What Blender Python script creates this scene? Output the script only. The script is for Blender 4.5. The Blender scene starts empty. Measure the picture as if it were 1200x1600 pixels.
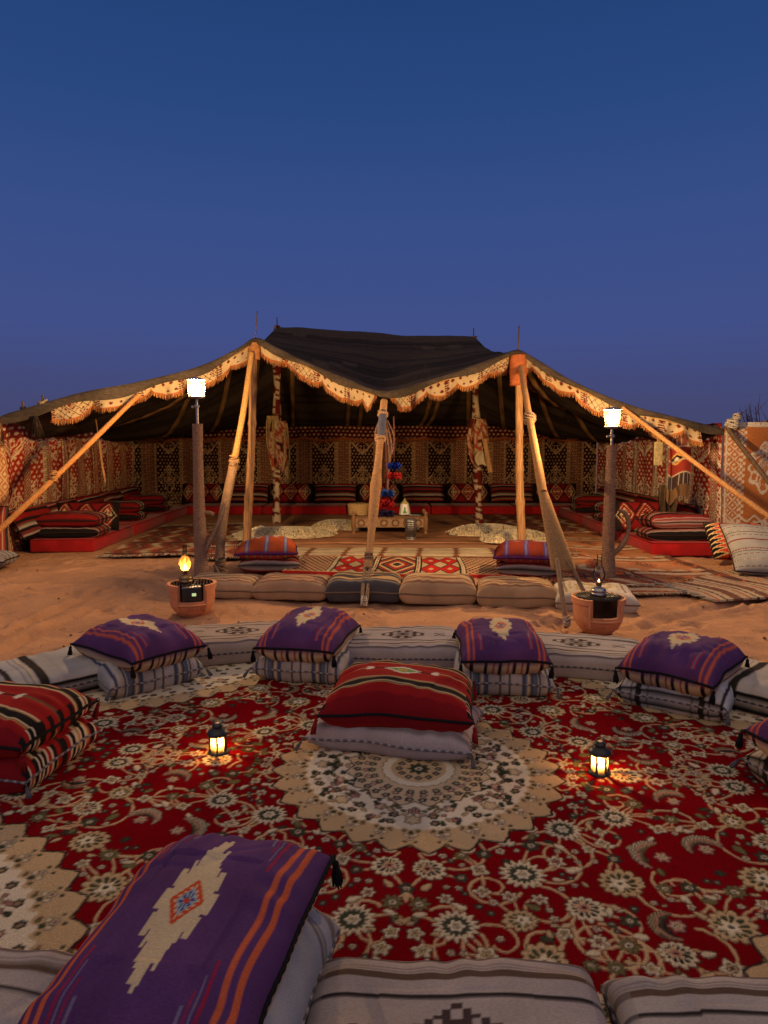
import bpy, bmesh, math, random
import numpy as np
from math import pi, sin, cos, radians as R

# ------------------------------------------------------------------ camera
sc = bpy.context.scene
COL = sc.collection
FPX, PITCH, CAMH = 1067.0, R(5.36), 1.5
cd = bpy.data.cameras.new('camera'); cam = bpy.data.objects.new('camera', cd); COL.objects.link(cam)
cd.sensor_fit = 'VERTICAL'; cd.sensor_height = 36.0; cd.lens = 36.0 * FPX / 1600.0
cd.clip_start = 0.05; cd.clip_end = 5000
cam.location = (0, 0, CAMH); cam.rotation_euler = (pi / 2 - PITCH, 0, 0)
sc.camera = cam

# ------------------------------------------------------------------ dusk sky
w = bpy.data.worlds.new('World'); sc.world = w; w.use_nodes = True
nt = w.node_tree; nt.nodes.clear()
out = nt.nodes.new('ShaderNodeOutputWorld'); bg = nt.nodes.new('ShaderNodeBackground')
tc = nt.nodes.new('ShaderNodeTexCoord'); sx = nt.nodes.new('ShaderNodeSeparateXYZ')
rm = nt.nodes.new('ShaderNodeValToRGB')
nt.links.new(tc.outputs['Generated'], sx.inputs[0])
nt.links.new(sx.outputs['Z'], rm.inputs[0])
nt.links.new(rm.outputs[0], bg.inputs[0]); nt.links.new(bg.outputs[0], out.inputs[0])
def lin(h):
    v = [int(h[i:i + 2], 16) / 255 for i in (0, 2, 4)]
    return np.array([x / 12.92 if x < .04045 else ((x + .055) / 1.055) ** 2.4 for x in v])
els = rm.color_ramp.elements
SKY = [(0.0, '43456a'), (0.06, '444872'), (0.16, '414f88'), (0.30, '374e88'), (0.42, '2a4880'), (0.55, '1f4075'), (1.0, '183560')]
els[0].position = 0; els[0].color = (*lin(SKY[0][1]), 1)
els[1].position = 1; els[1].color = (*lin(SKY[-1][1]), 1)
for p, h in SKY[1:-1]:
    e = els.new(p); e.color = (*lin(h), 1)
bg.inputs[1].default_value = 1.0

# the afterglow of the sunset behind the camera: one very soft, weak sun
sd = bpy.data.lights.new('sun', 'SUN'); so = bpy.data.objects.new('sun', sd); COL.objects.link(so)
sd.energy = 1.0; sd.angle = R(100); sd.color = (1.0, 0.70, 0.44)
so.rotation_euler = (R(32), 0, R(-12))
sc.view_settings.view_transform = 'Standard'; sc.view_settings.look = 'None'
sc.view_settings.gamma = 1.0; sc.view_settings.exposure = 0.0; sc.view_settings.use_curve_mapping = False
sc.cycles.use_denoising = True; sc.cycles.max_bounces = 7; sc.cycles.transparent_max_bounces = 12
sc.cycles.sample_clamp_indirect = 3.0; sc.cycles.caustics_reflective = False; sc.cycles.caustics_refractive = False
LAMP_E = 3000.0

# ------------------------------------------------------------------ helpers
rng = np.random.default_rng(7); random.seed(7)
def ray(px, py):
    x = (px - 600) / FPX; u = -(py - 800) / FPX
    return np.array([x, cos(PITCH) + u * sin(PITCH), -sin(PITCH) + u * cos(PITCH)])
def G(px, py, z=0.0):                     # pixel -> point on the level z
    r = ray(px, py); t = (z - CAMH) / r[2]; return np.array([r[0] * t, r[1] * t, z])
def D(px, py, Y):                         # pixel -> point at the distance Y
    r = ray(px, py); t = Y / r[1]; return np.array([r[0] * t, Y, CAMH + r[2] * t])
def tag(o, label=None, cat=None, group=None, kind=None):
    if label: o['label'] = label
    if cat: o['category'] = cat
    if group: o['group'] = group
    if kind: o['kind'] = kind
    return o
def thing(name, label, cat, loc=(0, 0, 0), rz=0.0, group=None):
    o = bpy.data.objects.new(name, None); COL.objects.link(o)
    o.empty_display_size = .1; o.location = loc; o.rotation_euler = (0, 0, rz)
    return tag(o, label, cat, group)
def mesh(name, V, F, cols=None, smooth=True):
    V = np.asarray(V, dtype=np.float32).reshape(-1, 3)
    me = bpy.data.meshes.new(name)
    if isinstance(F, np.ndarray):
        n, k = F.shape
        me.vertices.add(len(V)); me.vertices.foreach_set('co', V.ravel())
        me.loops.add(n * k); me.loops.foreach_set('vertex_index', F.astype(np.int32).ravel())
        me.polygons.add(n); me.polygons.foreach_set('loop_start', np.arange(0, n * k, k, dtype=np.int32))
        me.update(calc_edges=True)
    else:
        me.from_pydata(V.tolist(), [], [list(map(int, f)) for f in F]); me.update()
    if cols is not None:
        a = me.attributes.new('col', 'FLOAT_COLOR', 'POINT')
        c = np.ones((len(V), 4), np.float32); c[:, :3] = np.clip(cols, 0, 1); a.data.foreach_set('color', c.ravel())
    if smooth: me.polygons.foreach_set('use_smooth', np.ones(len(me.polygons), bool))
    return me
def obj(name, me, mat=None, parent=None, loc=None, rot=None):
    o = bpy.data.objects.new(name, me); COL.objects.link(o)
    if mat is not None and len(me.materials) == 0: me.materials.append(mat)
    if parent is not None: o.parent = parent
    if loc is not None: o.location = loc
    if rot is not None: o.rotation_euler = rot
    return o
class Bag:
    def __init__(s): s.V = []; s.F = []; s.C = []; s.n = 0
    def add(s, VF, col=None):
        V, F = VF; V = np.asarray(V, float).reshape(-1, 3)
        for f in F: s.F.append([int(i) + s.n for i in f])
        s.V.append(V); s.n += len(V)
        if col is not None:
            c = np.asarray(col, float); s.C.append(np.tile(c, (len(V), 1)) if c.ndim == 1 else c)
        return s
    def mesh(s, name, smooth=True): return mesh(name, np.concatenate(s.V), s.F, np.concatenate(s.C) if s.C else None, smooth)
    def obj(s, name, mat, parent=None, smooth=True, **k): return obj(name, s.mesh(name, smooth), mat, parent, **k)
def gridF(nx, ny, closed_x=False):        # vertex index = j*nx+i
    i = np.arange(nx if closed_x else nx - 1); j = np.arange(ny - 1)
    I, J = np.meshgrid(i, j); I = I.ravel(); J = J.ravel(); I2 = (I + 1) % nx
    return np.stack([J * nx + I, J * nx + I2, (J + 1) * nx + I2, (J + 1) * nx + I], 1)
def resample(P, step=None, n=None):
    P = np.asarray(P, float); d = np.r_[0, np.cumsum(np.linalg.norm(np.diff(P, axis=0), axis=1))]
    n = n or max(2, int(d[-1] / step) + 1); t = np.linspace(0, d[-1], n)
    return np.stack([np.interp(t, d, P[:, k]) for k in range(3)], 1), t
def smooth_path(P, n=40):                 # Catmull-Rom through P
    P = np.asarray(P, float); Q = np.vstack([2 * P[0] - P[1], P, 2 * P[-1] - P[-2]]); o = []
    m = len(P) - 1; per = max(2, n // m)
    for k in range(m):
        a, b, c, d = Q[k], Q[k + 1], Q[k + 2], Q[k + 3]
        for t in np.linspace(0, 1, per, endpoint=False):
            o.append(.5 * (2 * b + (c - a) * t + (2 * a - 5 * b + 4 * c - d) * t * t + (3 * b - a - 3 * c + d) * t ** 3))
    o.append(P[-1]); return np.array(o)
def tube(P, rad, n=8, wrap=None, cap=True, jit=0.0):
    P = np.asarray(P, float); k = len(P); rad = np.broadcast_to(np.asarray(rad, float), (k,))
    T = np.gradient(P, axis=0); T /= np.linalg.norm(T, axis=1)[:, None] + 1e-12
    s = np.r_[0, np.cumsum(np.linalg.norm(np.diff(P, axis=0), axis=1))]
    u = np.cross(T[0], [0.3, 1, .1] if abs(T[0][1]) < .8 else [1, 0, .2]); u /= np.linalg.norm(u); V = []
    for i in range(k):
        u = u - T[i] * np.dot(u, T[i]); u /= np.linalg.norm(u); v = np.cross(T[i], u)
        a = np.arange(n) * 2 * pi / n
        r = np.full(n, rad[i])
        if wrap: r = r * (1 + wrap[1] * np.abs(np.sin(pi * s[i] / wrap[0] + a / 2)) + (wrap[2] if len(wrap) > 2 else 0) * np.sin(s[i] * 9 + 2 * np.sin(s[i] * 3.1)))
        if jit: r = r * (1 + jit * rng.normal(size=n))
        V.append(P[i] + r[:, None] * (np.cos(a)[:, None] * u + np.sin(a)[:, None] * v))
    F = gridF(n, k, True).tolist()
    if cap: F += [list(range(n))[::-1], list(range((k - 1) * n, k * n))]
    return np.concatenate(V), F
def lathe(prof, n=24, c=(0, 0, 0), a0=0.0, a1=2 * pi):
    full = abs(a1 - a0 - 2 * pi) < 1e-6
    A = np.linspace(a0, a1, n, endpoint=not full)
    V = [[c[0] + r * cos(a), c[1] + r * sin(a), c[2] + z] for r, z in prof for a in A]
    return np.array(V), gridF(n, len(prof), full).tolist()
def box(cx, cy, cz, sx_, sy_, sz_, rz=0.0, bev=0.0):
    bm = bmesh.new(); bmesh.ops.create_cube(bm, size=1)
    for v in bm.verts: v.co = (v.co.x * sx_, v.co.y * sy_, v.co.z * sz_)
    if bev: bmesh.ops.bevel(bm, geom=list(bm.edges), offset=bev, segments=2, affect='EDGES', profile=.6)
    V = np.array([v.co[:] for v in bm.verts]); bm.verts.index_update()
    F = [[v.index for v in f.verts] for f in bm.faces]; bm.free()
    c_, s_ = cos(rz), sin(rz)
    V = np.stack([V[:, 0] * c_ - V[:, 1] * s_ + cx, V[:, 0] * s_ + V[:, 1] * c_ + cy, V[:, 2] + cz], 1)
    return V, F
def ball(c, r, n=10, m=6, sq=(1, 1, 1)):
    V, F = lathe([(max(1e-4, sin(pi * k / m)) * r, -cos(pi * k / m) * r) for k in range(m + 1)], n)
    return V * np.array(sq) + np.array(c), F
def fbm(x, y, seed=0, f=1.0, o=4, rough=.5):      # smooth noise by sums of rotated sines
    g = np.random.default_rng(seed); z = np.zeros(np.broadcast(x, y).shape); a = 1.0
    for k in range(o):
        for q in range(4):
            t = g.uniform(0, 2 * pi); ff = f * g.uniform(.75, 1.35); p = g.uniform(0, 2 * pi, 2)
            z = z + a * .35 * np.sin(ff * (x * cos(t) + y * sin(t)) + p[0] + 1.3 * np.sin(ff * .6 * (y * cos(t) - x * sin(t)) + p[1]))
        a *= rough; f *= 2.07
    return z
def hash2(i, j, s=0):
    v = np.sin(i * 127.1 + j * 311.7 + s * 74.7) * 43758.5453
    return v - np.floor(v)

# ------------------------------------------------------------------ materials
def mat(name, color=None, rough=.8, attr=False, bump=None, var=0.0, vscale=6.0, metal=0.0, sheen=0.0, spec=.3, stretch=None, trans=0.0, alpha=1.0, emit=None, estr=0.0, dirt=None):
    m = bpy.data.materials.new(name); m.use_nodes = True; N = m.node_tree.nodes; L = m.node_tree.links
    b = N['Principled BSDF']; b.inputs['Roughness'].default_value = rough; b.inputs['Metallic'].default_value = metal
    b.inputs['Specular IOR Level'].default_value = spec
    if sheen: b.inputs['Sheen Weight'].default_value = sheen; b.inputs['Sheen Roughness'].default_value = .5
    if trans: b.inputs['Transmission Weight'].default_value = trans
    if alpha < 1: b.inputs['Alpha'].default_value = alpha
    if emit is not None: b.inputs['Emission Color'].default_value = (*emit, 1); b.inputs['Emission Strength'].default_value = estr
    co = N.new('ShaderNodeTexCoord')
    src = None
    if attr:
        a = N.new('ShaderNodeAttribute'); a.attribute_name = 'col'; src = a.outputs['Color']
    elif color is not None:
        r = N.new('ShaderNodeRGB'); r.outputs[0].default_value = (*color, 1); src = r.outputs[0]
    vec = co.outputs['Object']
    if stretch:
        mp = N.new('ShaderNodeMapping'); mp.inputs['Scale'].default_value = stretch; L.new(vec, mp.inputs[0]); vec = mp.outputs[0]
    def mulnoise(src, scale, amt, det=4.0, v=None):
        n = N.new('ShaderNodeTexNoise'); n.inputs['Scale'].default_value = scale; n.inputs['Detail'].default_value = det
        L.new(v or vec, n.inputs['Vector'])
        mr = N.new('ShaderNodeMapRange'); mr.inputs['From Min'].default_value = .3; mr.inputs['From Max'].default_value = .7
        mr.inputs['To Min'].default_value = 1 - amt; mr.inputs['To Max'].default_value = 1 + amt * .6; L.new(n.outputs['Fac'], mr.inputs[0])
        mx = N.new('ShaderNodeMix'); mx.data_type = 'RGBA'; mx.blend_type = 'MULTIPLY'; mx.inputs[0].default_value = 1
        L.new(src, mx.inputs[6]); L.new(mr.outputs[0], mx.inputs[7]); return mx.outputs[2]
    if var: src = mulnoise(src, vscale, var)
    if dirt: src = mulnoise(src, dirt[0], dirt[1], 3.0, co.outputs['Object'])
    L.new(src, b.inputs['Base Color'])
    if bump:
        n = N.new('ShaderNodeTexNoise'); n.inputs['Scale'].default_value = bump[0]; n.inputs['Detail'].default_value = 3
        L.new(vec, n.inputs['Vector'])
        bp = N.new('ShaderNodeBump'); bp.inputs['Strength'].default_value = bump[1]; bp.inputs['Distance'].default_value = bump[2]
        L.new(n.outputs['Fac'], bp.inputs['Height']); L.new(bp.outputs[0], b.inputs['Normal'])
    return m
def emat(name, color, strength):
    m = bpy.data.materials.new(name); m.use_nodes = True; N = m.node_tree.nodes; N.clear()
    e = N.new('ShaderNodeEmission'); e.inputs[0].default_value = (*color, 1); e.inputs[1].default_value = strength
    o = N.new('ShaderNodeOutputMaterial'); m.node_tree.links.new(e.outputs[0], o.inputs[0]); return m
def thin_glass(name, color, transp=.8, transl=0.0, rough=.08):
    m = bpy.data.materials.new(name); m.use_nodes = True; N = m.node_tree.nodes; L = m.node_tree.links; N.clear()
    o = N.new('ShaderNodeOutputMaterial'); t = N.new('ShaderNodeBsdfTransparent'); t.inputs[0].default_value = (*color, 1)
    g = N.new('ShaderNodeBsdfGlossy'); g.inputs['Roughness'].default_value = rough
    tl = N.new('ShaderNodeBsdfTranslucent'); tl.inputs[0].default_value = (*color, 1)
    m1 = N.new('ShaderNodeMixShader'); m1.inputs[0].default_value = transl; L.new(t.outputs[0], m1.inputs[1]); L.new(tl.outputs[0], m1.inputs[2])
    fr = N.new('ShaderNodeFresnel'); fr.inputs[0].default_value = 1.45
    m2 = N.new('ShaderNodeMixShader'); L.new(fr.outputs[0], m2.inputs[0]); L.new(m1.outputs[0], m2.inputs[1]); L.new(g.outputs[0], m2.inputs[2])
    L.new(m2.outputs[0], o.inputs[0]); return m
def globe_glass(name, color, transl):
    m = bpy.data.materials.new(name); m.use_nodes = True; N = m.node_tree.nodes; L = m.node_tree.links; N.clear()
    o = N.new('ShaderNodeOutputMaterial'); t = N.new('ShaderNodeBsdfTransparent'); t.inputs[0].default_value = (.97, .93, .86, 1)
    tl = N.new('ShaderNodeBsdfTranslucent'); tl.inputs[0].default_value = (*color, 1); x = N.new('ShaderNodeMixShader'); x.inputs[0].default_value = transl
    L.new(t.outputs[0], x.inputs[1]); L.new(tl.outputs[0], x.inputs[2]); L.new(x.outputs[0], o.inputs[0]); return m
M = {}
M['weave'] = mat('woven_wool', attr=True, rough=.92, var=.17, vscale=300, bump=(420, .4, .002), spec=.05, stretch=(.35, 1, 1), dirt=(5, .12))
M['kilim'] = mat('flat_woven_kilim', attr=True, rough=.95, var=.3, vscale=90, bump=(160, .4, .004), spec=.1, dirt=(3, .25))
M['pile'] = mat('carpet_pile', attr=True, rough=.95, var=.34, vscale=260, bump=(330, .8, .005), spec=.0, dirt=(2.2, .14))
M['hanging'] = mat('printed_wall_hanging', attr=True, rough=.9, var=.25, vscale=60, bump=(80, .25, .004), spec=.1, dirt=(1.5, .2))
M['goat'] = mat('black_goat_hair', attr=True, rough=.97, var=.35, vscale=40, bump=(120, .5, .004), spec=.08, stretch=(.3, 1, 1))
M['valance'] = mat('cotton_valance', attr=True, rough=.9, var=.12, vscale=50, spec=.1)
M['rope'] = mat('jute_rope', attr=True, rough=.95, var=.35, vscale=70, bump=(220, .6, .004), spec=.1)
M['wood'] = mat('peeled_wood', (.42, .23, .10), rough=.7, var=.45, vscale=14, bump=(30, .4, .006), stretch=(4, 4, .35), spec=.25)
M['darkwood'] = mat('weathered_wood', (.10, .065, .04), rough=.85, var=.4, vscale=14, stretch=(4, 4, .35))
M['terracotta'] = mat('terracotta', (.62, .26, .125), rough=.82, var=.16, vscale=14, bump=(60, .15, .003), spec=.25, dirt=(4, .12))
M['iron'] = mat('black_iron', (.018, .017, .017), rough=.42, spec=.5, var=.2, vscale=30)
M['steel'] = mat('dull_steel', (.42, .42, .40), rough=.38, metal=1.0, var=.25, vscale=25)
M['zinc'] = mat('galvanised_zinc', (.36, .37, .37), rough=.45, metal=.85, var=.35, vscale=22)
M['brass'] = mat('aged_brass', (.28, .20, .10), rough=.4, metal=.9, var=.3, vscale=40)
M['plastic'] = mat('black_plastic', (.015, .015, .016), rough=.35, spec=.5)
M['red'] = mat('red_felt', (.34, .012, .014), rough=.95, var=.22, vscale=9, bump=(200, .3, .002), spec=.08, sheen=.1)
M['tassel'] = mat('tassel_yarn', attr=True, rough=.95, var=.3, vscale=120, spec=.1)
M['wool'] = mat('sheep_wool', attr=True, rough=.95, var=.25, vscale=30, sheen=.2, spec=.1)
M['straw'] = mat('plaited_straw', (.44, .30, .13), rough=.85, var=.35, vscale=60, bump=(90, .5, .004))
M['ceramic'] = mat('painted_ceramic', attr=True, rough=.25, spec=.5)
M['carved'] = mat('carved_wood', attr=True, rough=.75, var=.3, vscale=30, bump=(60, .4, .004))
M['leather'] = mat('hide', attr=True, rough=.8, var=.4, vscale=20, bump=(40, .4, .006))
M['twig'] = mat('dry_twig', (.075, .045, .03), rough=.9, var=.3, vscale=20)
# ------------------------------------------------------------------ sand
def mono(lo, a, b, hi, step, grow):       # even steps between a and b, growing steps outside
    c = list(np.arange(a, b + 1e-6, step)); d = step
    L = []; x = a
    while x > lo: d *= grow; x -= d; L.append(x)
    U = []; x = c[-1]; d = step
    while x < hi: d *= grow; x += d; U.append(x)
    return np.array(L[::-1] + c + U)
gx = mono(-700, -6.5, 6.5, 700, .036, 1.13); gy = mono(-700, 4.6, 10.6, 1500, .034, 1.13)
X, Y = np.meshgrid(gx, gy)
Z = .020 * fbm(X, Y, 3, 2.2, 3) + .009 * fbm(X, Y, 5, 9, 3, .55) + .004 * np.sin(52 * (Y + .25 * X + .05 * fbm(X, Y, 6, 2.5, 2))) * np.clip(fbm(X, Y, 7, 1.1, 2), 0, 1)
Z -= .03
def dent(px_, py_, ang, l, wd, dep):
    i0, i1 = np.searchsorted(gx, [px_ - l * 2, px_ + l * 2]); j0, j1 = np.searchsorted(gy, [py_ - l * 2, py_ + l * 2])
    x = X[j0:j1, i0:i1] - px_; y = Y[j0:j1, i0:i1] - py_
    a = (x * cos(ang) + y * sin(ang)) / l; b = (-x * sin(ang) + y * cos(ang)) / wd
    r = np.sqrt(a * a + b * b)
    Z[j0:j1, i0:i1] += dep * (-np.clip(1 - r, 0, 1) ** .7 + .55 * np.exp(-((r - 1.15) / .22) ** 2))
for k in range(480):                       # trodden sand
    px_ = rng.uniform(-6.3, 6.3); py_ = rng.uniform(4.7, 10.2)
    dent(px_, py_, rng.uniform(0, pi), rng.uniform(.10, .17), rng.uniform(.05, .085), rng.uniform(.015, .042))
def track(P, wd, dep):                     # a wheel rut or dragged line
    P, _ = resample(smooth_path(np.c_[P, np.zeros(len(P))], 60), .03)
    i0, i1 = np.searchsorted(gx, [P[:, 0].min() - .3, P[:, 0].max() + .3]); j0, j1 = np.searchsorted(gy, [P[:, 1].min() - .3, P[:, 1].max() + .3])
    x = X[j0:j1, i0:i1]; y = Y[j0:j1, i0:i1]; dmin = np.full(x.shape, 9.0)
    for p in P[::2]: dmin = np.minimum(dmin, np.hypot(x - p[0], y - p[1]))
    Z[j0:j1, i0:i1] += dep * (-np.exp(-(dmin / wd) ** 2) + .5 * np.exp(-((dmin - 1.7 * wd) / (.6 * wd)) ** 2))
for pts in ([(0, 905), (90, 893), (170, 884), (245, 877)], [(0, 921), (90, 908), (180, 897), (255, 884)], [(0, 990), (70, 955), (150, 925), (240, 905)],
            [(0, 1010), (80, 972), (160, 940), (230, 925)], [(1010, 975), (1090, 955), (1200, 945)], [(1020, 965), (1100, 948), (1200, 930)]):
    track([G(*p)[:2] for p in pts], .06, .045)
for cx_, cy_ in ((-3.05, 6.6), (-3.0, 6.7)): track([(cx_ + .55 * cos(a), cy_ + .75 * sin(a)) for a in np.linspace(-.6, 1.5, 8)], .03, .012)
near = np.hypot(X / 14, (Y - 9) / 14)
far = np.clip((near - 1) / 6, 0, 1)
Z += far * 3.2 * (fbm(X, Y, 11, .035, 3) * .5 + .12)
Z += 7.5 * np.exp(-(((X - 92) / 38) ** 2 + ((Y - 128) / 34) ** 2)) + 5 * np.exp(-(((X + 150) / 70) ** 2 + ((Y - 190) / 50) ** 2))
flat = np.exp(-(np.maximum(np.abs(X - .15) - 1.9, 0) / .15) ** 2) * np.exp(-(np.maximum(np.abs(Y - 3.1) - 1.5, 0) / .12) ** 2)
Z = Z * (1 - flat) - .02 * flat
inner = 1 / (1 + np.exp(-(Y - 9.6) / .2)) * (np.abs(X) < 7) * (Y < 18)
Z = Z * (1 - .8 * inner) - .012 * inner
M['sand'] = mat('desert_sand', (.42, .225, .122), rough=.95, var=.14, vscale=3.0, bump=(22, .4, .03), spec=.1, dirt=(70, .10))
o = obj('sand_ground', mesh('sand_ground', np.stack([X, Y, Z], -1).reshape(-1, 3), gridF(len(gx), len(gy))), M['sand']); tag(o, kind='structure')

bag = Bag()
for k in range(420):
    px_, py_ = rng.uniform(-6, 6), rng.uniform(4.9, 10.2); j = np.searchsorted(gy, py_); i = np.searchsorted(gx, px_); z_ = Z[j, i]; r_ = rng.uniform(.004, .013)
    if rng.random() < .45: a_ = rng.uniform(0, 6.3); l_ = rng.uniform(.03, .09); bag.add(tube([(px_, py_, z_ + .004), (px_ + l_ * cos(a_), py_ + l_ * sin(a_), z_ + .008)], .0022, 4), np.array((.30, .20, .10)) * rng.uniform(.5, 1.3))
    else: bag.add(ball((px_, py_, z_ + r_ * .3), r_, 6, 4, (1, rng.uniform(.6, 1), .6)) if False else tube([(px_ - r_, py_, z_ + r_ * .2), (px_, py_ + r_ * .2, z_ + r_ * .5), (px_ + r_, py_, z_ + r_ * .2)], [r_ * .5, r_ * .9, r_ * .4], 6), np.array((.20, .12, .07)) * rng.uniform(.4, 1.4))
o = bag.obj('scattered_grit', mat('grit', attr=True, rough=.95)); tag(o, 'small pebbles and straw bits scattered over the sand', 'grit', kind='stuff')

# ------------------------------------------------------------------ textile pattern tools
def hexc(h, k=1.0): return lin(h) * k
def full(n, c): return np.tile(np.asarray(c, float), (n, 1))
def put(C, m, c):
    m = np.clip(np.asarray(m, float), 0, 1)[:, None]; c = np.asarray(c, float)
    return C * (1 - m) + c * m
def soft(d, wd): return np.clip(.5 - d / wd, 0, 1)
def tri(x): return np.abs((x % 1.0) - .5) * 2
CREAM = np.array((.58, .46, .27)); IVORY = np.array((.62, .56, .44)); BLACK = np.array((.014, .012, .012))

# ------------------------------------------------------------------ the tent
tent = thing('bedouin_tent', 'large black goat hair tent with patterned cloth walls and scalloped white valance', 'tent', (0, 13, 0))
TP = np.array((0, 13, 0))
def tobj(name, me, m, **k):
    o = obj(name, me, m, **k); o.parent = tent; o.location = -TP; return o
EAVE_PX = [(4, 649, 8.92), (40, 638, 9.0), (130, 613, 9.2), (215, 597, 9.5), (310, 573, 9.85), (370, 545, 10.1), (400, 528, 10.22), (432, 543, 10.15), (480, 566, 9.95), (540, 591, 9.6),
           (598, 611, 9.2), (660, 597, 9.5), (740, 571, 9.85), (785, 554, 10.05), (810, 547, 10.1), (836, 560, 10.05), (900, 598, 9.85), (985, 633, 9.65), (1060, 653, 9.65), (1135, 671, 9.75)]
EV = smooth_path([D(*p) for p in EAVE_PX], 400); EV, es = resample(EV, n=400); ELEN = es[-1]
def eave(s): return np.stack([np.interp(np.asarray(s) * ELEN, es, EV[:, k]) for k in range(3)], -1)
sL = np.argmin(np.linalg.norm(EV - D(400, 528, 10.22), axis=1)) / 399.; sR = np.argmin(np.linalg.norm(EV - D(810, 547, 10.1), axis=1)) / 399.
MIDL = D(433, 509, 13.7); MIDR = D(740, 526, 13.7)
def ridge(s):
    s = np.asarray(s, float); a = np.clip(s / sL, 0, 1); b = np.clip((s - sL) / (sR - sL), 0, 1); c = np.clip((1 - s) / (1 - sR), 0, 1)
    A = np.array((-5.75, 13.2, 1.98)); B = np.array((5.05, 13.2, 1.92))
    def side(Q, Mid, k):
        xy = Q[None, :] + (Mid - Q)[None, :] * k[..., None]; xy[..., 2] = Q[2] + (Mid[2] - Q[2]) * k ** 1.9; return xy
    m = MIDL + (MIDR - MIDL) * b[..., None]; m[..., 2] -= .02 * np.sin(pi * b) ** 2
    return np.where((s < sL)[..., None], side(A, MIDL, a), np.where((s > sR)[..., None], side(B, MIDR, c), m))
def back(s):
    s = np.asarray(s, float)[..., None]; return np.array((-6.2, 16.95, 2.03)) * (1 - s) + np.array((5.3, 16.95, 2.03)) * s
def roof(s, t):
    s, t = np.broadcast_arrays(np.asarray(s, float), np.asarray(t, float))
    E_, R_, B_ = eave(s), ridge(s), back(s); a = np.clip(t * 2, 0, 1)[..., None]; b = np.clip(t * 2 - 1, 0, 1)[..., None]
    P = np.where((t < .5)[..., None], E_ + (R_ - E_) * a, R_ + (B_ - R_) * b)
    mid = np.clip(1 - np.abs(s - .5) * 2.2, 0, 1)
    P[..., 2] -= np.where(t < .5, (.05 + .22 * (1 - mid)) * np.sin(pi * a[..., 0]), .35 * np.sin(pi * b[..., 0]))
    P[..., 2] += .022 * fbm(P[..., 0], P[..., 1], 21, 3.0, 3) * np.clip(t * 8, 0, 1) - .02 * np.abs(np.sin(t * 40)) ** 8
    return P
NS, NT = 300, 110
S_, T_ = np.meshgrid(np.linspace(0, 1, NS), np.linspace(0, 1, NT))
P = roof(S_, T_).reshape(-1, 3)
C = full(len(P), (.040, .029, .022)); st = np.floor(T_.ravel() * 26); C *= (.62 + .85 * hash2(st, st * 0, 2))[:, None]
C = put(C, soft(np.abs((T_.ravel() * 26) % 1 - .5) - .46, .03) * 0 + ((T_.ravel() * 26) % 1 < .10) * .75, (.010, .008, .007)); C = put(C, (hash2(np.floor(S_.ravel() * 40), np.floor(T_.ravel() * 26), 5) > .975) * .6, (.075, .055, .04))
C = put(C, ((S_.ravel() * 17) % 1 < .012) * .5, (.05, .04, .03))
tobj('roof', mesh('roof', P, gridF(NS, NT), C), M['goat'])
# rolled hem and hanging lip along the front edge
ss = np.linspace(0, 1, 420); e = eave(ss)
lipw = .10 + .03 * np.sin(ss * 60) + .05 * np.exp(-((ss - sL * .35) / .12) ** 2)
rows = []
for k, (dy, f) in enumerate(((0.0, 0), (-.03, .15), (-.045, .5), (-.03, 1.0))):
    q = e.copy(); q[:, 1] += dy; q[:, 2] += .004 - f * lipw; rows.append(q)
P = np.concatenate(rows); C = full(len(P), (.060, .046, .035)) * (1 + .25 * fbm(P[:, 0] * 3, P[:, 2] * 9, 4, 2))[:, None]
tobj('roof_hem', mesh('roof_hem', P, gridF(420, 4), C), M['goat'])
# scalloped valance
def scallop(d): q = d + .10 * np.sin(d * 1.9) + .05 * np.sin(d * 5.1 + 1); return .10 + .02 * np.sin(d * 2.7) + (.115 + .025 * np.sin(d * 1.3)) * np.abs(np.sin(pi * q / .60)) ** .55
NV, NR = 980, 22
sv = np.linspace(.052, .965, NV); e = eave(sv); dd = sv * ELEN
lip0 = .055
sC = np.argmin(EV[:, 2] * 0 + np.abs(EV[:, 0] - D(598, 611, 9.2)[0])) / 399.
hgt = scallop(dd); off = .06 * np.sin(dd * 7.3 + np.sin(dd * 2)) + .045 * np.sin(dd * 19 + 2 * np.sin(dd * 3))
gap = np.clip((np.abs(sv - sC) * ELEN - .10) / .12, 0.02, 1); hgt = hgt * gap
Vv = []; Cc = []
def valance_col(d, f, h):
    n = len(d); y = f * h; C = full(n, (.42, .33, .20)); ph = d / .58; cell = np.floor(ph / 1.0); fx = ph - cell
    lat = (cell % 3 == 1)
    u = d / .125; v = y / .105
    cx_ = np.abs((u + .5 * (np.floor(v) % 2)) % 1 - .5); cy_ = np.abs(v % 1 - .5)
    C = put(C, (~lat) * ((cx_ * 1.0 + cy_ * 1.0) < .25 + .05 * np.sin(d * 3)) * (y < h - .045) * (y > .02), (.11, .016, .014))
    g = np.minimum(np.abs((d + y) / .11 % 1 - .5), np.abs((d - y) / .11 % 1 - .5))
    C = put(C, lat * (g < .055), (.06, .018, .014))
    C = put(C, lat * (hash2(np.floor((d + y) / .11), np.floor((d - y) / .11), 3) > .72) * (g > .2), (.16, .02, .016))
    C = put(C, ((np.abs(fx - .04) < .05) | (np.abs(fx - .96) < .03)) * ((y / .03) % 1 < .6), (.10, .016, .013))
    C = put(C, (y < .022), (.30, .17, .06))
    C = put(C, (y > h - .018), (.34, .10, .03))
    return C
for r in range(NR):
    f = r / (NR - 1); q = e.copy(); q[:, 2] -= lip0 + f * hgt; q[:, 1] += .03 + off * f + .02 * f; q[:, 0] += .01 * np.sin(dd * 23) * f
    Vv.append(q); Cc.append(valance_col(dd, np.full(NV, f), hgt))
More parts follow.
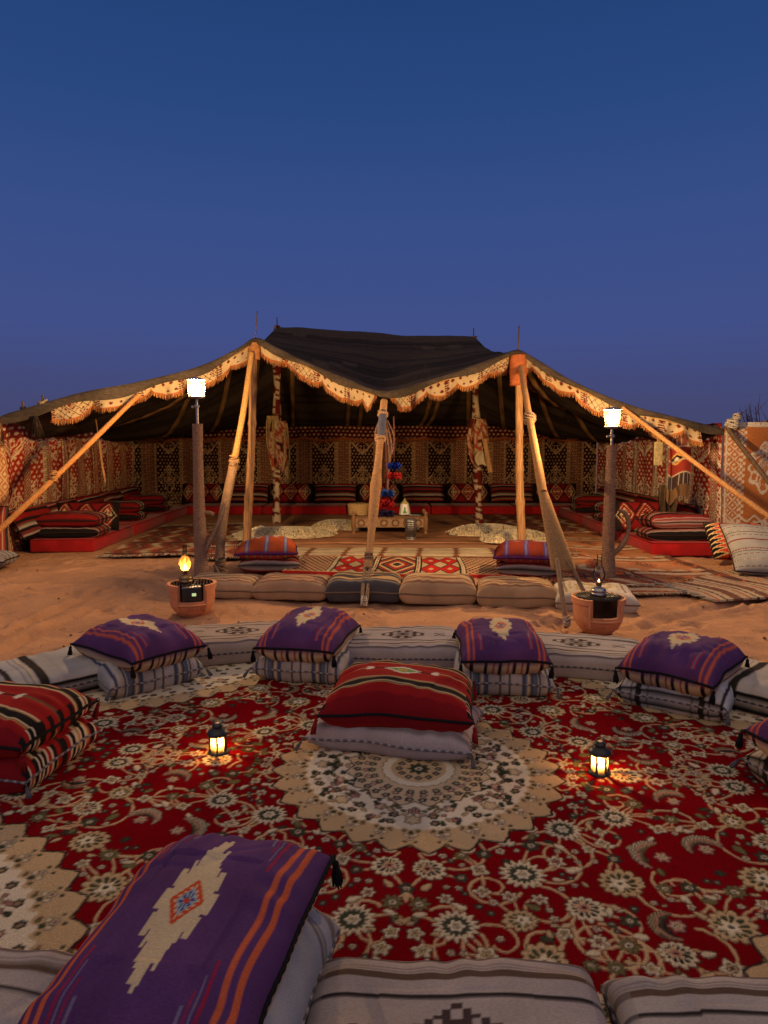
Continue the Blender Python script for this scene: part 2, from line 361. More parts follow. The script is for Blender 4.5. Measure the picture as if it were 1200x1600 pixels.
F = gridF(NV, NR); keep = (np.abs(sv - sC) * ELEN > .09); keep[:-1] &= keep[1:]
F = F[keep[F[:, 0] % NV]]
tobj('valance', mesh('valance', np.concatenate(Vv), F, np.concatenate(Cc)), M['valance'])
low = Vv[-1]
def fringe(P, length, step, width, colr, seed=1, name='fringe'):
    g = np.random.default_rng(seed); Q, t = resample(P, step); n = len(Q); T = np.gradient(Q, axis=0); T /= np.linalg.norm(T, axis=1)[:, None] + 1e-9
    V = []; F = []; C = []
    for i in range(n):
        l = length * g.uniform(.7, 1.15); sw = g.normal(0, .12 * length, 2); a = Q[i]; wv = T[i] * width * g.uniform(.35, .65)
        b_ = a + np.array((sw[0] * .5, sw[1] * .5, -l * .55)); c_ = a + np.array((sw[0], sw[1], -l)); k = len(V)
        V += [a - wv, a + wv, b_ - wv * 1.1, b_ + wv * 1.1, c_ - wv * .7, c_ + wv * .7]; F += [[k, k + 1, k + 3, k + 2], [k + 2, k + 3, k + 5, k + 4]]
        cc = np.asarray(colr(g, i)) ; C += [cc] * 6
    return mesh(name, np.array(V), np.array(F), np.array(C))
vf = lambda g, i: np.array((.36, .18, .065)) * g.uniform(.6, 1.25) if i % 3 else np.array((.22, .05, .025))
kk = np.abs(sv - sC) * ELEN > .09; ia = np.where(kk & (sv < sC))[0]; ib = np.where(kk & (sv > sC))[0]
for seg in (ia, ib):
    o = tobj('fringe', fringe(low[seg], .058, .0105, .0085, vf, 3), M['tassel']); tag(o, kind='stuff')
# webbing straps sewn under the roof
def strap(s0, t0, s1, t1, wd=.045):
    n = 40; k = np.linspace(0, 1, n); p = roof(s0 + (s1 - s0) * k, t0 + (t1 - t0) * k); d = np.gradient(p, axis=0); d[:, 2] = 0; d /= np.linalg.norm(d, axis=1)[:, None] + 1e-9
    nrm = np.stack([-d[:, 1], d[:, 0], d[:, 2] * 0], 1); V = []
    for j, (o_, zz) in enumerate(((-1, -.03), (-1, -.042), (1, -.042), (1, -.03))): V.append(p + nrm * wd * o_ + np.array((0, 0, zz)))
    V = np.concatenate(V); C = full(len(V), (.20, .115, .045)) * (1 + .3 * np.sin(np.tile(k, 4) * 60))[:, None]
    tobj('roof_strap', mesh('roof_strap', V, gridF(n, 4), C), M['kilim'])
for a in ((sL, .02, .04, .92), (sL, .02, .16, .97), (sL, .02, sL * .8, .98), (sL + .03, .03, sL + .03, .98), (.47, .02, .46, .98), (.505, .02, .485, .98), (sR - .04, .08, sR - .10, .98), (sR - .015, .08, sR - .085, .98),
          (sR, .02, .80, .98), (sR, .02, .93, .95), (sR, .02, .97, .75), (sR - .02, .05, .72, .98), (sL, .02, .02, .5)): strap(*a)

# cloth walls with a printed pattern
def filigree(x, y, k=1.0):
    a = np.sin(38 * k * x + 2.2 * np.sin(17 * k * y)); b = np.sin(41 * k * y + 2.4 * np.sin(19 * k * x)); c = np.sin(29 * k * (x + y)) * np.sin(29 * k * (x - y))
    return (np.abs(a * b + .5 * c) < .26) | ((a > .72) & (b > .72))
def wall_pattern(s, z, bgP, bgB, cr, Pd=.95, k=1.0, lp=.10):
    n = len(s); q = np.floor(s / Pd); c = s / Pd - q; C = full(n, bgB)
    x = (c * Pd - .27); pan = c < .57; ax = np.abs(x) / .27
    C = put(C, pan, bgP)
    du = x / .082; dv = z / .075; row = np.floor(dv); fx = (du + .5 * (row % 2)) % 1 - .5; fy = dv % 1 - .5
    C = put(C, pan * ((np.abs(fx) * .082 + np.abs(fy) * .075 * .8) < .023), cr)
    th_ = np.arctan2(z - .72, x); dm = np.hypot(x / .27, (z - .72) / .30) / (.80 + .20 * np.cos(4 * th_) + .07 * np.cos(12 * th_))
    C = put(C, pan * (dm < 1.02), bgP * .9); fil = filigree(np.abs(x), z - .72, 1.15 * k)
    C = put(C, pan * (dm < .98) * (dm > .45) * fil, cr); C = put(C, pan * (np.abs(dm - .97) < .07), cr)
    C = put(C, pan * (np.abs(dm - .45) < .06), cr); C = put(C, pan * (dm < .26), cr); C = put(C, pan * (dm < .36) * (np.abs(np.sin(4 * th_)) < .35), cr)
    sp = (z - 1.30) / .28; up = pan * (ax < sp) * (z > 1.30); C = put(C, up > 0, bgP); C = put(C, up * filigree(np.abs(x) + .3, z, 1.1 * k), cr); C = put(C, pan * (np.abs(ax - sp) < .09) * (z > 1.3), cr)
    lowz = z < .40; C = put(C, pan * lowz * filigree(np.abs(x), z, 1.0), cr * .8)
    lad = ((c > .57) & (c < .635)) | (c > .945)
    C = put(C, lad, bgB * .6); C = put(C, lad * (((z / .036) % 1) < .62) * (np.abs(np.where(c > .9, c - .972, c - .602)) < .02), cr)
    C = put(C, (np.abs(c - .572) < .006) | (np.abs(c - .633) < .006) | (np.abs(c - .948) < .006), cr * .9)
    lat = (c > .64) & (c < .94); lx = (c - .79) * Pd
    g = np.minimum(np.abs((lx + z) / lp % 1 - .5), np.abs((lx - z) / lp % 1 - .5)); C = put(C, lat * (g < .075), cr * .85)
    g2 = np.maximum(np.abs(((lx + z) / lp + .5) % 1 - .5), np.abs(((lx - z) / lp + .5) % 1 - .5)); C = put(C, lat * (g2 < .17), cr)
    topz = z > 1.66; C = put(C, topz, bgB * .7)
    tx = s / .11; C = put(C, topz * (np.hypot((tx + .5 * (np.floor(z / .085) % 2)) % 1 - .5, (z / .085) % 1 - .5) < .26), cr)
    return C
def wall(name, pts, ztop, colf, seed, step=.0155, zstep=.0155, foldA=.03, foldW=.32):
    Q, t = resample(smooth_path(np.c_[np.asarray(pts, float), np.zeros(len(pts))], 200), step); n = len(Q)
    T = np.gradient(Q, axis=0); T /= np.linalg.norm(T, axis=1)[:, None]; N_ = np.stack([-T[:, 1], T[:, 0]], 1)
    z = np.arange(-.02, 1.0001, zstep / 2.0); nz = len(z)
    S2, Zf = np.meshgrid(t, np.linspace(0, 1, nz)); zt = ztop(t); ZZ = -.03 + Zf * (zt[None, :] + .03)
    fold = foldA * (np.sin(2 * pi * S2 / foldW + 1.5 * np.sin(S2 * 1.7 + seed)) * (.35 + .65 * Zf) + .6 * np.sin(2 * pi * S2 / (foldW * 2.7) + ZZ)) + .02 * fbm(S2, ZZ, seed, 2.5, 3) - .10 * np.sin(pi * Zf) * .3
    Pq = np.stack([Q[None, :, 0] + N_[None, :, 0] * fold, Q[None, :, 1] + N_[None, :, 1] * fold, ZZ], -1).reshape(-1, 3)
    C = colf(S2.ravel(), (Zf * 1.97).ravel())
    return tobj(name, mesh(name, Pq, gridF(n, nz), C), M['hanging'])
CRW = np.array((.56, .44, .27))
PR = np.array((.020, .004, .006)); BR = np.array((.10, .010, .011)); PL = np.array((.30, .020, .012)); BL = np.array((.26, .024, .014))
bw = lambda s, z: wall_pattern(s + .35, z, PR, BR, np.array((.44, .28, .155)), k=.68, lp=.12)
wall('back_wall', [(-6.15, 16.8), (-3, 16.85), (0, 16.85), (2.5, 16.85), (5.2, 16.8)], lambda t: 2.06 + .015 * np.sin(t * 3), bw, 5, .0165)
ORA = np.array((.42, .15, .045))
def left_col(s, z):                      # s from the front end
    C = wall_pattern(s + .05, z, PL, BL, CRW); f = s < .62
    O = full(len(s), ORA); g = np.minimum(np.abs((s + z) / .17 % 1 - .5), np.abs((s - z) / .17 % 1 - .5)); O = put(O, g < .075, CRW); g2 = np.maximum(np.abs(((s + z) / .17 + .5) % 1 - .5), np.abs(((s - z) / .17 + .5) % 1 - .5)); O = put(O, (g2 < .2), CRW)
    return np.where(f[:, None], O, C)
wall('side_wall', [(-5.02, 8.72), (-5.3, 9.6), (-5.55, 11), (-5.9, 13.5), (-6.17, 16.8)], lambda t: 1.9 + .02 * t + .02 * np.sin(t * 5), left_col, 8, .0145, .0155, .045, .36)
def right_col(s, z): return wall_pattern(s + .30, z, PL * .95, BL * .95, IVORY * .92)
wall('side_wall', [(4.82, 9.72), (4.9, 10.6), (5.0, 12), (5.15, 14), (5.22, 16.8)], lambda t: 1.84 + .025 * t + .015 * np.sin(t * 4), right_col, 9, .0145, .0155, .045, .36)
def flap_col(s, z):
    C = full(len(s), ORA * .95); W_ = IVORY * .95; x = s
    b = x < .24; g = np.minimum(np.abs((x + z) / .15 % 1 - .5), np.abs((x - z) / .15 % 1 - .5)); C = put(C, b * (x > .05) * (g < .07), W_)
    g2 = np.maximum(np.abs(((x + z) / .15 + .5) % 1 - .5), np.abs(((x - z) / .15 + .5) % 1 - .5)); C = put(C, b * (g2 < .16), W_)
    C = put(C, (np.abs(x - .27 - .02 * np.sign(np.sin(z * 70))) < .022), W_); C = put(C, (np.abs(x - .03) < .010), W_)
    r = np.hypot((x - .58) / .21, (z - 1.30) / .34); th = np.arctan2(z - 1.30, x - .58); sc_ = 1 + .14 * np.cos(8 * th)
    C = put(C, (r < sc_) * (r > .42) * filigree(np.abs(x - .58), z - 1.3, .7), W_); C = put(C, (np.abs(r - sc_ * .95) < .07) | (np.abs(r - .40) < .05), W_); C = put(C, (r < .34) * filigree(x, z, 1.4), W_ * .8)
    bz = z < .52; C = put(C, bz * (z > .12) * filigree(x, z, .8), W_); C = put(C, np.abs(z - .55 - .04 * np.cos(x * 26)) < .015, W_)
    C = put(C, z > 1.90, W_ * .95); C = put(C, (z > 1.925) * (np.hypot((x / .2) % 1 - .5, (z - 1.945) / .2) < .05), (.06, .03, .02))
    return C
wall('front_flap', [(4.80, 9.66), (5.4, 9.72), (6.2, 9.85), (7.0, 10.1)], lambda t: 1.86 + 0 * t, flap_col, 14, .0125, .0155, .018, .7)
wall('front_flap', [(-4.98, 8.66), (-5.5, 8.5), (-6.3, 8.35), (-7.2, 8.3)], lambda t: 1.86 + 0 * t, flap_col, 15, .02, .0155, .018, .7)
# scalloped trim running round the inside of the back wall
tx = np.linspace(-6.0, 5.1, 420); tz = 1.70 + .085 * np.abs(np.sin(pi * tx / .98)) ** .7 * -1 + .07
path = np.stack([tx, 16.70 + .02 * np.sin(tx * 9), tz], 1); V, F = tube(path, .022, 6, (.03, .3))
tobj('scalloped_trim', mesh('scalloped_trim', V, F, full(len(V), (.30, .085, .03))), M['tassel'])
o = tobj('fringe', fringe(path, .09, .03, .012, lambda g, i: np.array((.34, .12, .045)) * g.uniform(.5, 1.2), 8), M['tassel']); tag(o, kind='stuff')

# ------------------------------------------------------------------ poles, guys and lamp posts
def rope_col(n, c, seed=0, a=.2): g = np.random.default_rng(seed); return full(n, c) * g.uniform(1 - a, 1 + a, (n, 1))
def pole_wood(a, b, r0, r1, name='shaft', parent=None, m='wood', knots=True):
    P_, t = resample([a, b], .06); k = len(P_); P_[:, 0] += .010 * np.sin(t * 2.3 + a[0]); P_[:, 1] += .010 * np.cos(t * 1.9)
    r = np.linspace(r0, r1, k)
    if knots:
        for z in (.25, .42, .62): r = r * (1 + .22 * np.exp(-((t / t[-1] - z) / .012) ** 2))
    V, F = tube(P_, r, 12, jit=.02); return obj(name, mesh(name, V, F), M[m], parent)
JUTE = np.array((.36, .21, .10)); GREYJ = np.array((.22, .15, .10))
def wrapped(name, pts, rad, parent, col=JUTE, pitch=.022, amp=.22, n=14, seed=0, lump=.04):
    P_, t = resample(smooth_path(pts, 60), pitch / 4.0); f = t / t[-1]; xs = np.linspace(0, 1, len(rad)); r = np.interp(f, xs, rad)
    V, F = tube(P_, r, n, (pitch, amp, lump)); return obj(name, mesh(name, V, F, rope_col(len(V), col, seed)), M['rope'], parent)
def world_thing(name, label, cat, base, group=None):
    t = thing(name, label, cat, base, 0, group); return t
def rel(o, base): o.location = -np.asarray(base, float); return o
# front poles
def front_pole(px, py, top, label, capcol, tip, cap=(.10, .05, .4)):
    b = G(px, py); b[2] = -.03; t = world_thing('tent_pole', label, 'pole', b, 'peeled poles at the front of the tent')
    rel(pole_wood(b, top, .064, .050, parent=t), b)
    d = (top - b) / np.linalg.norm(top - b); V, F = tube(resample([top - d * cap[2], top + d * .02], .02)[0], cap[0], 12, (.05, .12)); o = obj('top_wrapping', mesh('top_wrapping', V, F, rope_col(len(V), capcol)), M['rope'], t); rel(o, b)
    V, F = tube([top, tip], .010, 6); rel(obj('finial_rod', mesh('finial_rod', V, F), M['darkwood'], t), b); return t
front_pole(386, 856, D(398, 538, 10.26), 'peeled wooden pole holding up the higher front corner of the tent roof', (.30, .13, .05), D(402, 486, 10.26), (.085, .05, .22))
front_pole(815, 857, D(809, 557, 10.14), 'peeled wooden pole with orange cloth sleeve at the lower front corner', (.40, .12, .045), D(811, 509, 10.14), (.115, .05, .42))
# middle poles wrapped in patterned cloth
def mid_pole(b, top, label, seed):
    b = b.copy(); b[2] = -.03; t = world_thing('tent_pole', label, 'pole', b, 'cloth covered poles in the middle of the tent')
    P_, tt = resample([b, top], .02); V, F = tube(P_, .075 + .015 * np.sin(tt * 6 + seed), 14); V = np.asarray(V); n = len(V)
    z = V[:, 2]; ang = np.tile(np.arange(14), len(P_)); C = full(n, (.50, .40, .27)); C = put(C, (hash2(np.floor(z / .05 + ang / 7), np.floor(ang / 3.5), seed) > .52), (.12, .014, .014))
    rel(obj('cloth_sleeve', mesh('cloth_sleeve', V, F, C), M['weave'], t), b)
    V, F = tube([top, top + np.array((0, 0, .17))], .010, 6); rel(obj('finial_rod', mesh('finial_rod', V, F), M['darkwood'], t), b); return t
mid_pole(G(432, 816), MIDL, 'pole sleeved in red and white cloth, hide bag hanging on it', 1)
mid_pole(G(749, 819), MIDR, 'pole sleeved in red and white cloth, a wooden batten hanging on it', 2)
# guys
def guy(label, pts, rad, name='guy_rope', col=JUTE, seed=0, extra=None, pitch=.024):
    b = np.array(pts[-1], float); t = world_thing(name, label, 'guy rope', b)
    rel(wrapped('wrapped_shaft', pts, rad, t, col, pitch, .22, 14, seed), b)
    if extra: extra(t, b)
    return t
def knot(t, b, c, r, col=JUTE, seed=0, sq=1.2):
    bag = Bag(); g = np.random.default_rng(seed)
    for k in range(9):
        a = np.linspace(0, 2 * pi, 26); tl = g.normal(0, .28, 2); z = (k - 4) * r * .24 * sq; rr = r * (1.0 - .05 * abs(k - 4))
        bag.add(tube(np.stack([c[0] + rr * np.cos(a), c[1] + rr * np.sin(a), c[2] + z + rr * (tl[0] * np.cos(a) + tl[1] * np.sin(a))], 1), r * .17, 6), col * g.uniform(.75, 1.1))
    rel(bag.obj('rope_knot', M['rope'], t), b)
def cord(t, b, pts, r=.012, col=JUTE * .8, name='cord'):
    V, F = tube(resample(smooth_path(pts, 24), .012)[0], r, 7, (.02, .25)); rel(obj(name, mesh(name, V, F, rope_col(len(V), col)), M['rope'], t), b)
# left guy, from the high pole to the foot of the lamp post
a = D(393, 552, 10.12); K1 = D(366, 722, 9.18); K2 = D(350, 800, 8.55); b_ = np.array((-1.93, 7.93, -.03))
def lk(t, b):
    rel(wrapped('wrapped_foot', [K1 + (a - K1) * .02, K2, (K2 + b_) / 2 + np.array((-.02, 0, 0)), b_], [.046, .052, .045, .054, .048, .058], t, np.array((.27, .17, .10)), .022, .24, 14, 9, .07), b)
    knot(t, b, K1, .066, np.array((.40, .23, .10)), 3, 1.3); knot(t, b, K1 + (K2 - K1) * .16, .056, np.array((.34, .20, .09)), 13, 1.2); knot(t, b, b_ + np.array((.0, .04, .10)), .068, GREYJ, 5, 1.8); knot(t, b, K2, .050, GREYJ, 15, .6)
    cord(t, b, [b_ + np.array((-.06, -.02, .16)), b_ + np.array((.10, -.25, .03)), b_ + np.array((.2, -.33, -.01))], .014, GREYJ)
t = world_thing('guy_rope', 'thick jute wrapped guy from the higher pole down to the left lamp post', 'guy rope', b_)
rel(wrapped('wrapped_shaft', [a, a + (K1 - a) * .5 + np.array((.015, 0, 0)), K1], [.032, .035, .040], t, np.array((.42, .24, .085)), .024, .22, 14, 3), b_); lk(t, b_)
# centre guy
a = D(600, 628, 9.22); b_ = np.array((-.19, 6.40, -.01)); ln = b_ - a
def ck(t, b):
    V, F = tube(resample([a - ln * .004, a + ln * .075], .02)[0], .048, 12); rel(obj('wooden_end', mesh('wooden_end', V, F), M['wood'], t), b)
    V, F = tube(resample([a + ln * .07, a + ln * .24], .015)[0], .050, 14, (.3, .1)); rel(obj('denim_wrapping', mesh('denim_wrapping', V, F, rope_col(len(V), (.085, .088, .125), 2, .1)), M['weave'], t), b)
    for f in (.085, .235): knot(t, b, a + ln * f, .064, np.array((.36, .22, .13)), 7, .35)
    for k, dx in enumerate((-.03, .022)): cord(t, b, [a + ln * .80 + np.array((dx * .6, 0, 0)), a + ln * .9 + np.array((dx, 0, 0)), b_ + np.array((dx * .6, 0, 0))], .017, GREYJ)
    knot(t, b, a + ln * .82, .045, GREYJ, 9, 1.5); knot(t, b, b_ + np.array((0, 0, .06)), .028, np.array((.5, .47, .42)), 2)
    for k, (dx, l) in enumerate(((.09, .6), (.12, .45), (-.07, .35), (.07, .9))): p = a + ln * .12; cord(t, b, [p + np.array((dx * .5, 0, 0)), p + np.array((dx * 1.3, .02, -l * .5)), p + np.array((dx, .02, -l))], .010, np.array((.17, .10, .08)))
guy('jute wrapped guy with denim patch holding down the middle of the roof edge', [a, a + ln * .4, a + ln * .7, a + ln * .86], [.034, .034, .035, .038, .054, .046, .032, .028], col=np.array((.30, .17, .085)), seed=5, extra=ck)
# right guy with a webbed triangle of rope
a = D(813, 572, 10.08); b_ = np.array((1.545, 5.66, -.01)); ln = b_ - a; b2 = np.array((1.92, 6.05, -.01))
def rk(t, b):
    p0 = a + ln * .60; L_ = a + ln * .86; R_ = L_ + np.array((.13, .02, .04)); bag = Bag(); n = 110
    for k in range(n):
        f = k / (n - 1); l = p0 + (L_ - p0) * f; r = p0 + (R_ - p0) * f; w_ = (r - l) * .5; c = (l + r) * .5; hw = np.linalg.norm(w_) + .034; u = np.array((1, 0, 0)); ang = np.linspace(0, 2 * pi, 16)
        bag.add(tube(np.stack([c[0] + hw * np.cos(ang), c[1] + .045 * np.sin(ang), c[2] + .012 * np.sin(ang)], 1), .0155, 5), JUTE * .75 * rng.uniform(.92, 1.08))
    rel(bag.obj('rope_binding', M['rope'], t), b)
    cord(t, b, [L_ + np.array((0, 0, .1)), b_], .019, GREYJ); cord(t, b, [R_ + np.array((-.02, 0, .06)), (R_ + b2) / 2, b2], .017, GREYJ)
    knot(t, b, b_ + np.array((0, 0, .05)), .03, np.array((.45, .4, .35)), 4); knot(t, b, a + ln * .30, .075, GREYJ, 6, .6)
guy('jute bound guy widening to a triangle of rope above the white cushion', [a, a + ln * .3, a + ln * .62], [.032, .035, .038, .042], col=np.array((.30, .165, .075)), seed=7, extra=rk)
a = D(217, 617, 9.42); b_ = np.array((-4.95, 7.5, -.02)); ln = b_ - a
guy('orange jute guy crossing in front of the left wall and its red seat', [a, a + ln * .5 + np.array((0, 0, -.03)), b_], [.026, .028, .03, .034], col=np.array((.46, .21, .07)), seed=11, extra=lambda t, b: knot(t, b, a + ln * .48, .052, np.array((.40, .2, .08)), 4, .9))
a = D(972, 637, 9.55); b_ = np.array((5.5, 7.8, -.02)); ln = b_ - a
guy('jute guy crossing in front of the right wall above the red seat', [a, a + ln * .5 + np.array((0, 0, -.03)), b_], [.025, .027, .03, .033], col=np.array((.36, .19, .08)), seed=12)
a = np.array((4.80, 9.62, 1.80)); b_ = np.array((5.55, 8.35, .0))
t = world_thing('guy_pole', 'thin dark prop pole leaning in front of the orange wall cloth', 'pole', b_); rel(pole_wood(a, b_, .032, .036, 'shaft', t, 'darkwood', False), b_)
def ek(c, t, b): knot(t, b, c, .075, np.array((.42, .38, .33)), 5, .7); knot(t, b, c + np.array((.05, 0, .09)), .05, np.array((.35, .31, .27)), 8, .8)
ek(np.array((4.86, 9.58, 1.84)), t, b_)
for c, h, lb in (((D(36, 640, 9.05)), .11, 'short dark peg tip standing on the low end of the roof edge'), ((D(67, 632, 9.1)), .12, 'dark peg tip ringed with pale cord on the low roof edge')):
    t = world_thing('peg_tip', lb, 'peg', c - np.array((0, 0, .02))); V, F = tube([c - np.array((0, 0, .03)), c + np.array((.003, 0, h))], .016, 7); rel(obj('peg', mesh('peg', V, F), M['darkwood'], t), t.location)
    knot(t, np.array(t.location), c + np.array((0, 0, .015)), .06 if h > .115 else .035, np.array((.30, .24, .16)) if h > .115 else np.array((.05, .045, .04)), 3, .4)

# lamp posts
M['lampglass'] = globe_glass('lantern_glass', (1.0, .72, .36), .006)
def lamp_post(base, ztop, zl0, zl1, label, llabel, seed, lr):
    b = np.array((base[0], base[1], -.03)); t = world_thing('lamp_post', label, 'lamp post', b, 'jute wrapped lamp posts')
    P_ = [b, b + np.array((-.01, 0, ztop * .5)), b + np.array((-.005, 0, ztop))]
    rel(wrapped('wrapped_post', P_, [.078, .066, .058, .054, .052], t, np.array((.30, .185, .12)), .020, .14, 16, seed), b)
    x, y = b[0], b[1]
    br = [(x + .04, y - .02, .30), (x + .10, y + .02, .44), (x + .15, y + .12, .58), (x + .18, y + .26, .72), (x + .185, y + .40, .84)] if x < 0 else [(x + .04, y - .02, .28), (x + .13, y - .05, .40), (x + .19, y - .05, .52), (x + .20, y - .04, .66), (x + .16, y - .03, .76), (x + .10, y - .02, .80)]
    if x < 0: V, F = tube(resample([(x, y, .76), (x + .10, y + .01, .765), (x + .15, y + .02, .74)], .01)[0], .024, 9, (.02, .16)); rel(obj('wrapped_stub', mesh('wrapped_stub', V, F, rope_col(len(V), (.28, .18, .10))), M['rope'], t), b)
    rel(wrapped('wrapped_branch', br, [.020, .028, .021, .026, .016], t, np.array((.30, .19, .11)), .02, .16, 10, seed + 1), b)
    V, F = tube(resample([(x - .005, y, ztop - .05), (x - .008, y, zl0 - .01)], .03)[0], .016, 8); rel(obj('steel_rod', mesh('steel_rod', V, F), M['steel'], t), b)
    bag = Bag(); bag.add(lathe([(.001, 0), (.03, 0), (.034, .015), (.03, .03), (.001, .03)], 12, (x - .006, y, zl0 - .11))); bag.add(lathe([(.001, 0), (.016, 0), (.018, .02), (.001, .03)], 10, (x - .055, y, zl0 - .115)))
    bag.add(tube([(x, y, zl0 - .1), (x - .05, y, zl0 - .1)], .006, 6)); rel(bag.obj('valve', M['steel'], t), b)
    # lantern on the rod
    lb = np.array((x - .008, y, zl0 - .012)); h = zl1 - zl0
    t2 = world_thing('lantern', llabel, 'lantern', lb, 'lit mantle lanterns on the posts'); c = (0, 0, .012)
    obj('base', Bag().add(lathe([(.001, 0), (lr * .45, 0), (lr * .95, .012), (lr * .95, .022), (lr * .8, .028), (.001, .028)], 20, (0, 0, .0))).mesh('base'), M['steel'], t2)
    V, F = lathe([(lr * f_, z_) for f_, z_ in ((.70, .028), (.82, h * .25), (.95, h * .6), (.97, h * .8), (.88, h * .94))], 28); obj('glass_globe', mesh('glass_globe', V, F), M['lampglass'], t2)
    V, F = ball((0, 0, h * .52), h * .33, 20, 12, (.78, .78, 1.05)); obj('glowing_mantle', mesh('glowing_mantle', V, F), emat('mantle_glow', (1.0, .62, .28), LAMP_E), t2)
    for k in range(4): a = k * pi / 2 + .5; V, F = tube([(lr * .9 * cos(a), lr * .9 * sin(a), .018), (lr * 1.02 * cos(a), lr * 1.02 * sin(a), h * .95)], .004, 5); obj('guard_wire', mesh('guard_wire', V, F), M['steel'], t2)
    obj('cap', Bag().add(lathe([(lr * 1.06, h * .93), (lr * 1.06, h * .95), (lr * .5, h * 1.05), (.02, h * 1.08), (.001, h * 1.08)], 20)).mesh('cap'), M['steel'], t2)
lamp_post((-2.09, 7.73), 1.80, 2.06, 2.28, 'jute wrapped lamp post standing beside the brazier pot with its lit oil lamp', 'bright lit lantern on the taller lamp post, under the high roof corner', 1, .098)
lamp_post((2.57, 7.73), 1.56, 1.73, 1.95, 'jute wrapped lamp post standing behind the brazier pot with the clear glass oil lamp', 'bright lit lantern on the shorter lamp post, by the right wall', 4, .094)
# ------------------------------------------------------------------ the great carpet (pattern drawn on a quarter, mirrored)
QW, QH, RES = 2.12, 1.76, .0025
qnx, qny = int(QW / RES), int(QH / RES)
CV = np.zeros((qny, qnx, 3)); RED = np.array((.195, .0035, .007)); GOLD = np.array((.54, .39, .21)); CRM = np.array((.64, .55, .37)); IVO = np.array((.74, .65, .47)); GRN = np.array((.055, .066, .035)); DRK = np.array((.016, .016, .020)); PNK = np.array((.42, .20, .15)); OLV = np.array((.17, .15, .06))
CV[:] = RED
def win(cx_, cy_, r):
    i0, i1 = max(0, int((cx_ - r) / RES)), min(qnx, int((cx_ + r) / RES) + 2); j0, j1 = max(0, int((cy_ - r) / RES)), min(qny, int((cy_ + r) / RES) + 2)
    if i1 <= i0 or j1 <= j0: return None
    x, y = np.meshgrid((np.arange(i0, i1) + .5) * RES - cx_, (np.arange(j0, j1) + .5) * RES - cy_); return (slice(j0, j1), slice(i0, i1)), x, y
def dab(sl, m, c): m = np.clip(m, 0, 1)[..., None]; CV[sl] = CV[sl] * (1 - m) + np.asarray(c) * m
def cov(d): return np.clip(.5 - d / .004, 0, 1)
def flower(cx_, cy_, r, p=8, cs=(CRM, GRN, GOLD), rot=0.0, depth=.16):
    q = win(cx_, cy_, r * 1.3)
    if q is None: return
    sl, x, y = q; rr = np.hypot(x, y); th = np.arctan2(y, x) + rot; e_ = r * (1 - depth + depth * np.cos(p * th))
    dab(sl, cov(rr - e_ - .005), DRK * 1.5); dab(sl, cov(rr - e_), cs[0])
    dab(sl, cov(rr - e_ * .58) , cs[1]); dab(sl, cov(rr - e_ * .40), cs[2]); dab(sl, cov(rr - r * .16), cs[1])
def palmette(cx_, cy_, r, rot, cs=(CRM, DRK, GOLD, PNK)):
    q = win(cx_, cy_, r * 1.35)
    if q is None: return
    sl, x, y = q; u = x * cos(rot) + y * sin(rot); v = -x * sin(rot) + y * cos(rot); rr = np.hypot(u, v * 1.1); th = np.arctan2(v, u)
    e_ = r * (.72 + .28 * np.abs(np.cos(6.5 * th)) ** .7) * (1 + .18 * np.cos(th))
    dab(sl, cov(rr - e_ - .006), GRN * .6); dab(sl, cov(rr - e_), cs[0]); dab(sl, cov(rr - e_ * .72) * (np.cos(13 * th) > -.6), cs[1])
    e2 = r * .52 * (.75 + .25 * np.cos(5 * th)); dab(sl, cov(rr - e2), cs[2]); dab(sl, cov(np.hypot(u - r * .05, v) - r * .26), cs[3]); dab(sl, cov(np.hypot(u - r * .05, v) - r * .12), cs[1])
def leaf(cx_, cy_, ang, l, wd, c, ser=.0):
    q = win(cx_, cy_, l * 1.1)
    if q is None: return
    sl, x, y = q; u = (x * cos(ang) + y * sin(ang)) / l; v = -x * sin(ang) + y * cos(ang); hw = wd * np.sqrt(np.clip(1 - u * u, 0, 1)) * (1 - .35 * u) * (1 + ser * np.sign(np.sin(u * 26)))
    m = cov(np.abs(v) - hw) * (np.abs(u) < 1); dab(sl, cov(np.abs(v) - hw - .005) * (np.abs(u) < 1.03), DRK); dab(sl, m, c)
def stroke(P, wd, c):
    P = np.asarray(P, float); d = np.r_[0, np.cumsum(np.linalg.norm(np.diff(P, axis=0), axis=1))]; n = max(3, int(d[-1] / .004)); t = np.linspace(0, d[-1], n); wd = np.broadcast_to(np.asarray(wd, float), (len(P),))
    X_ = np.interp(t, d, P[:, 0]); Y_ = np.interp(t, d, P[:, 1]); W_ = np.interp(t, d, wd)
    for a, b, ww in zip(X_, Y_, W_):
        q = win(a, b, ww + .005)
        if q: dab(q[0], cov(np.hypot(q[1], q[2]) - ww), c)
def spiral(cx_, cy_, r, rot, turns=1.2, sgn=1):
    t = np.linspace(0, 1, 50); a = rot + sgn * turns * 2 * pi * t; rr = r * (1 - .86 * t); P = np.stack([cx_ + rr * np.cos(a), cy_ + rr * np.sin(a)], 1); stroke(P, np.linspace(.0054, .0036, 50), GOLD); return P
def feather(cx_, cy_, r, a0, a1, wd, c=CRM):
    n = 22; a = np.linspace(a0, a1, n); k = np.linspace(-1, 1, n); P = np.stack([cx_ + r * np.cos(a), cy_ + r * np.sin(a)], 1)
    stroke(P, wd * .55 * (1 - k * k * .9), GRN)
    for q in range(n):
        h = wd * (1.25 - k[q] ** 2)
        for sg, cc_ in ((1, c), (-1, GOLD if c is CRM else OLV)): leaf(P[q, 0] + sg * cos(a[q] - sg * .0) * h * .55, P[q, 1] + sg * sin(a[q]) * h * .55, a[q] + (.55 if sg > 0 else pi - .55), h * .85, h * .34, cc_)
    stroke(P, .003, PNK)
gr = np.random.default_rng(21)
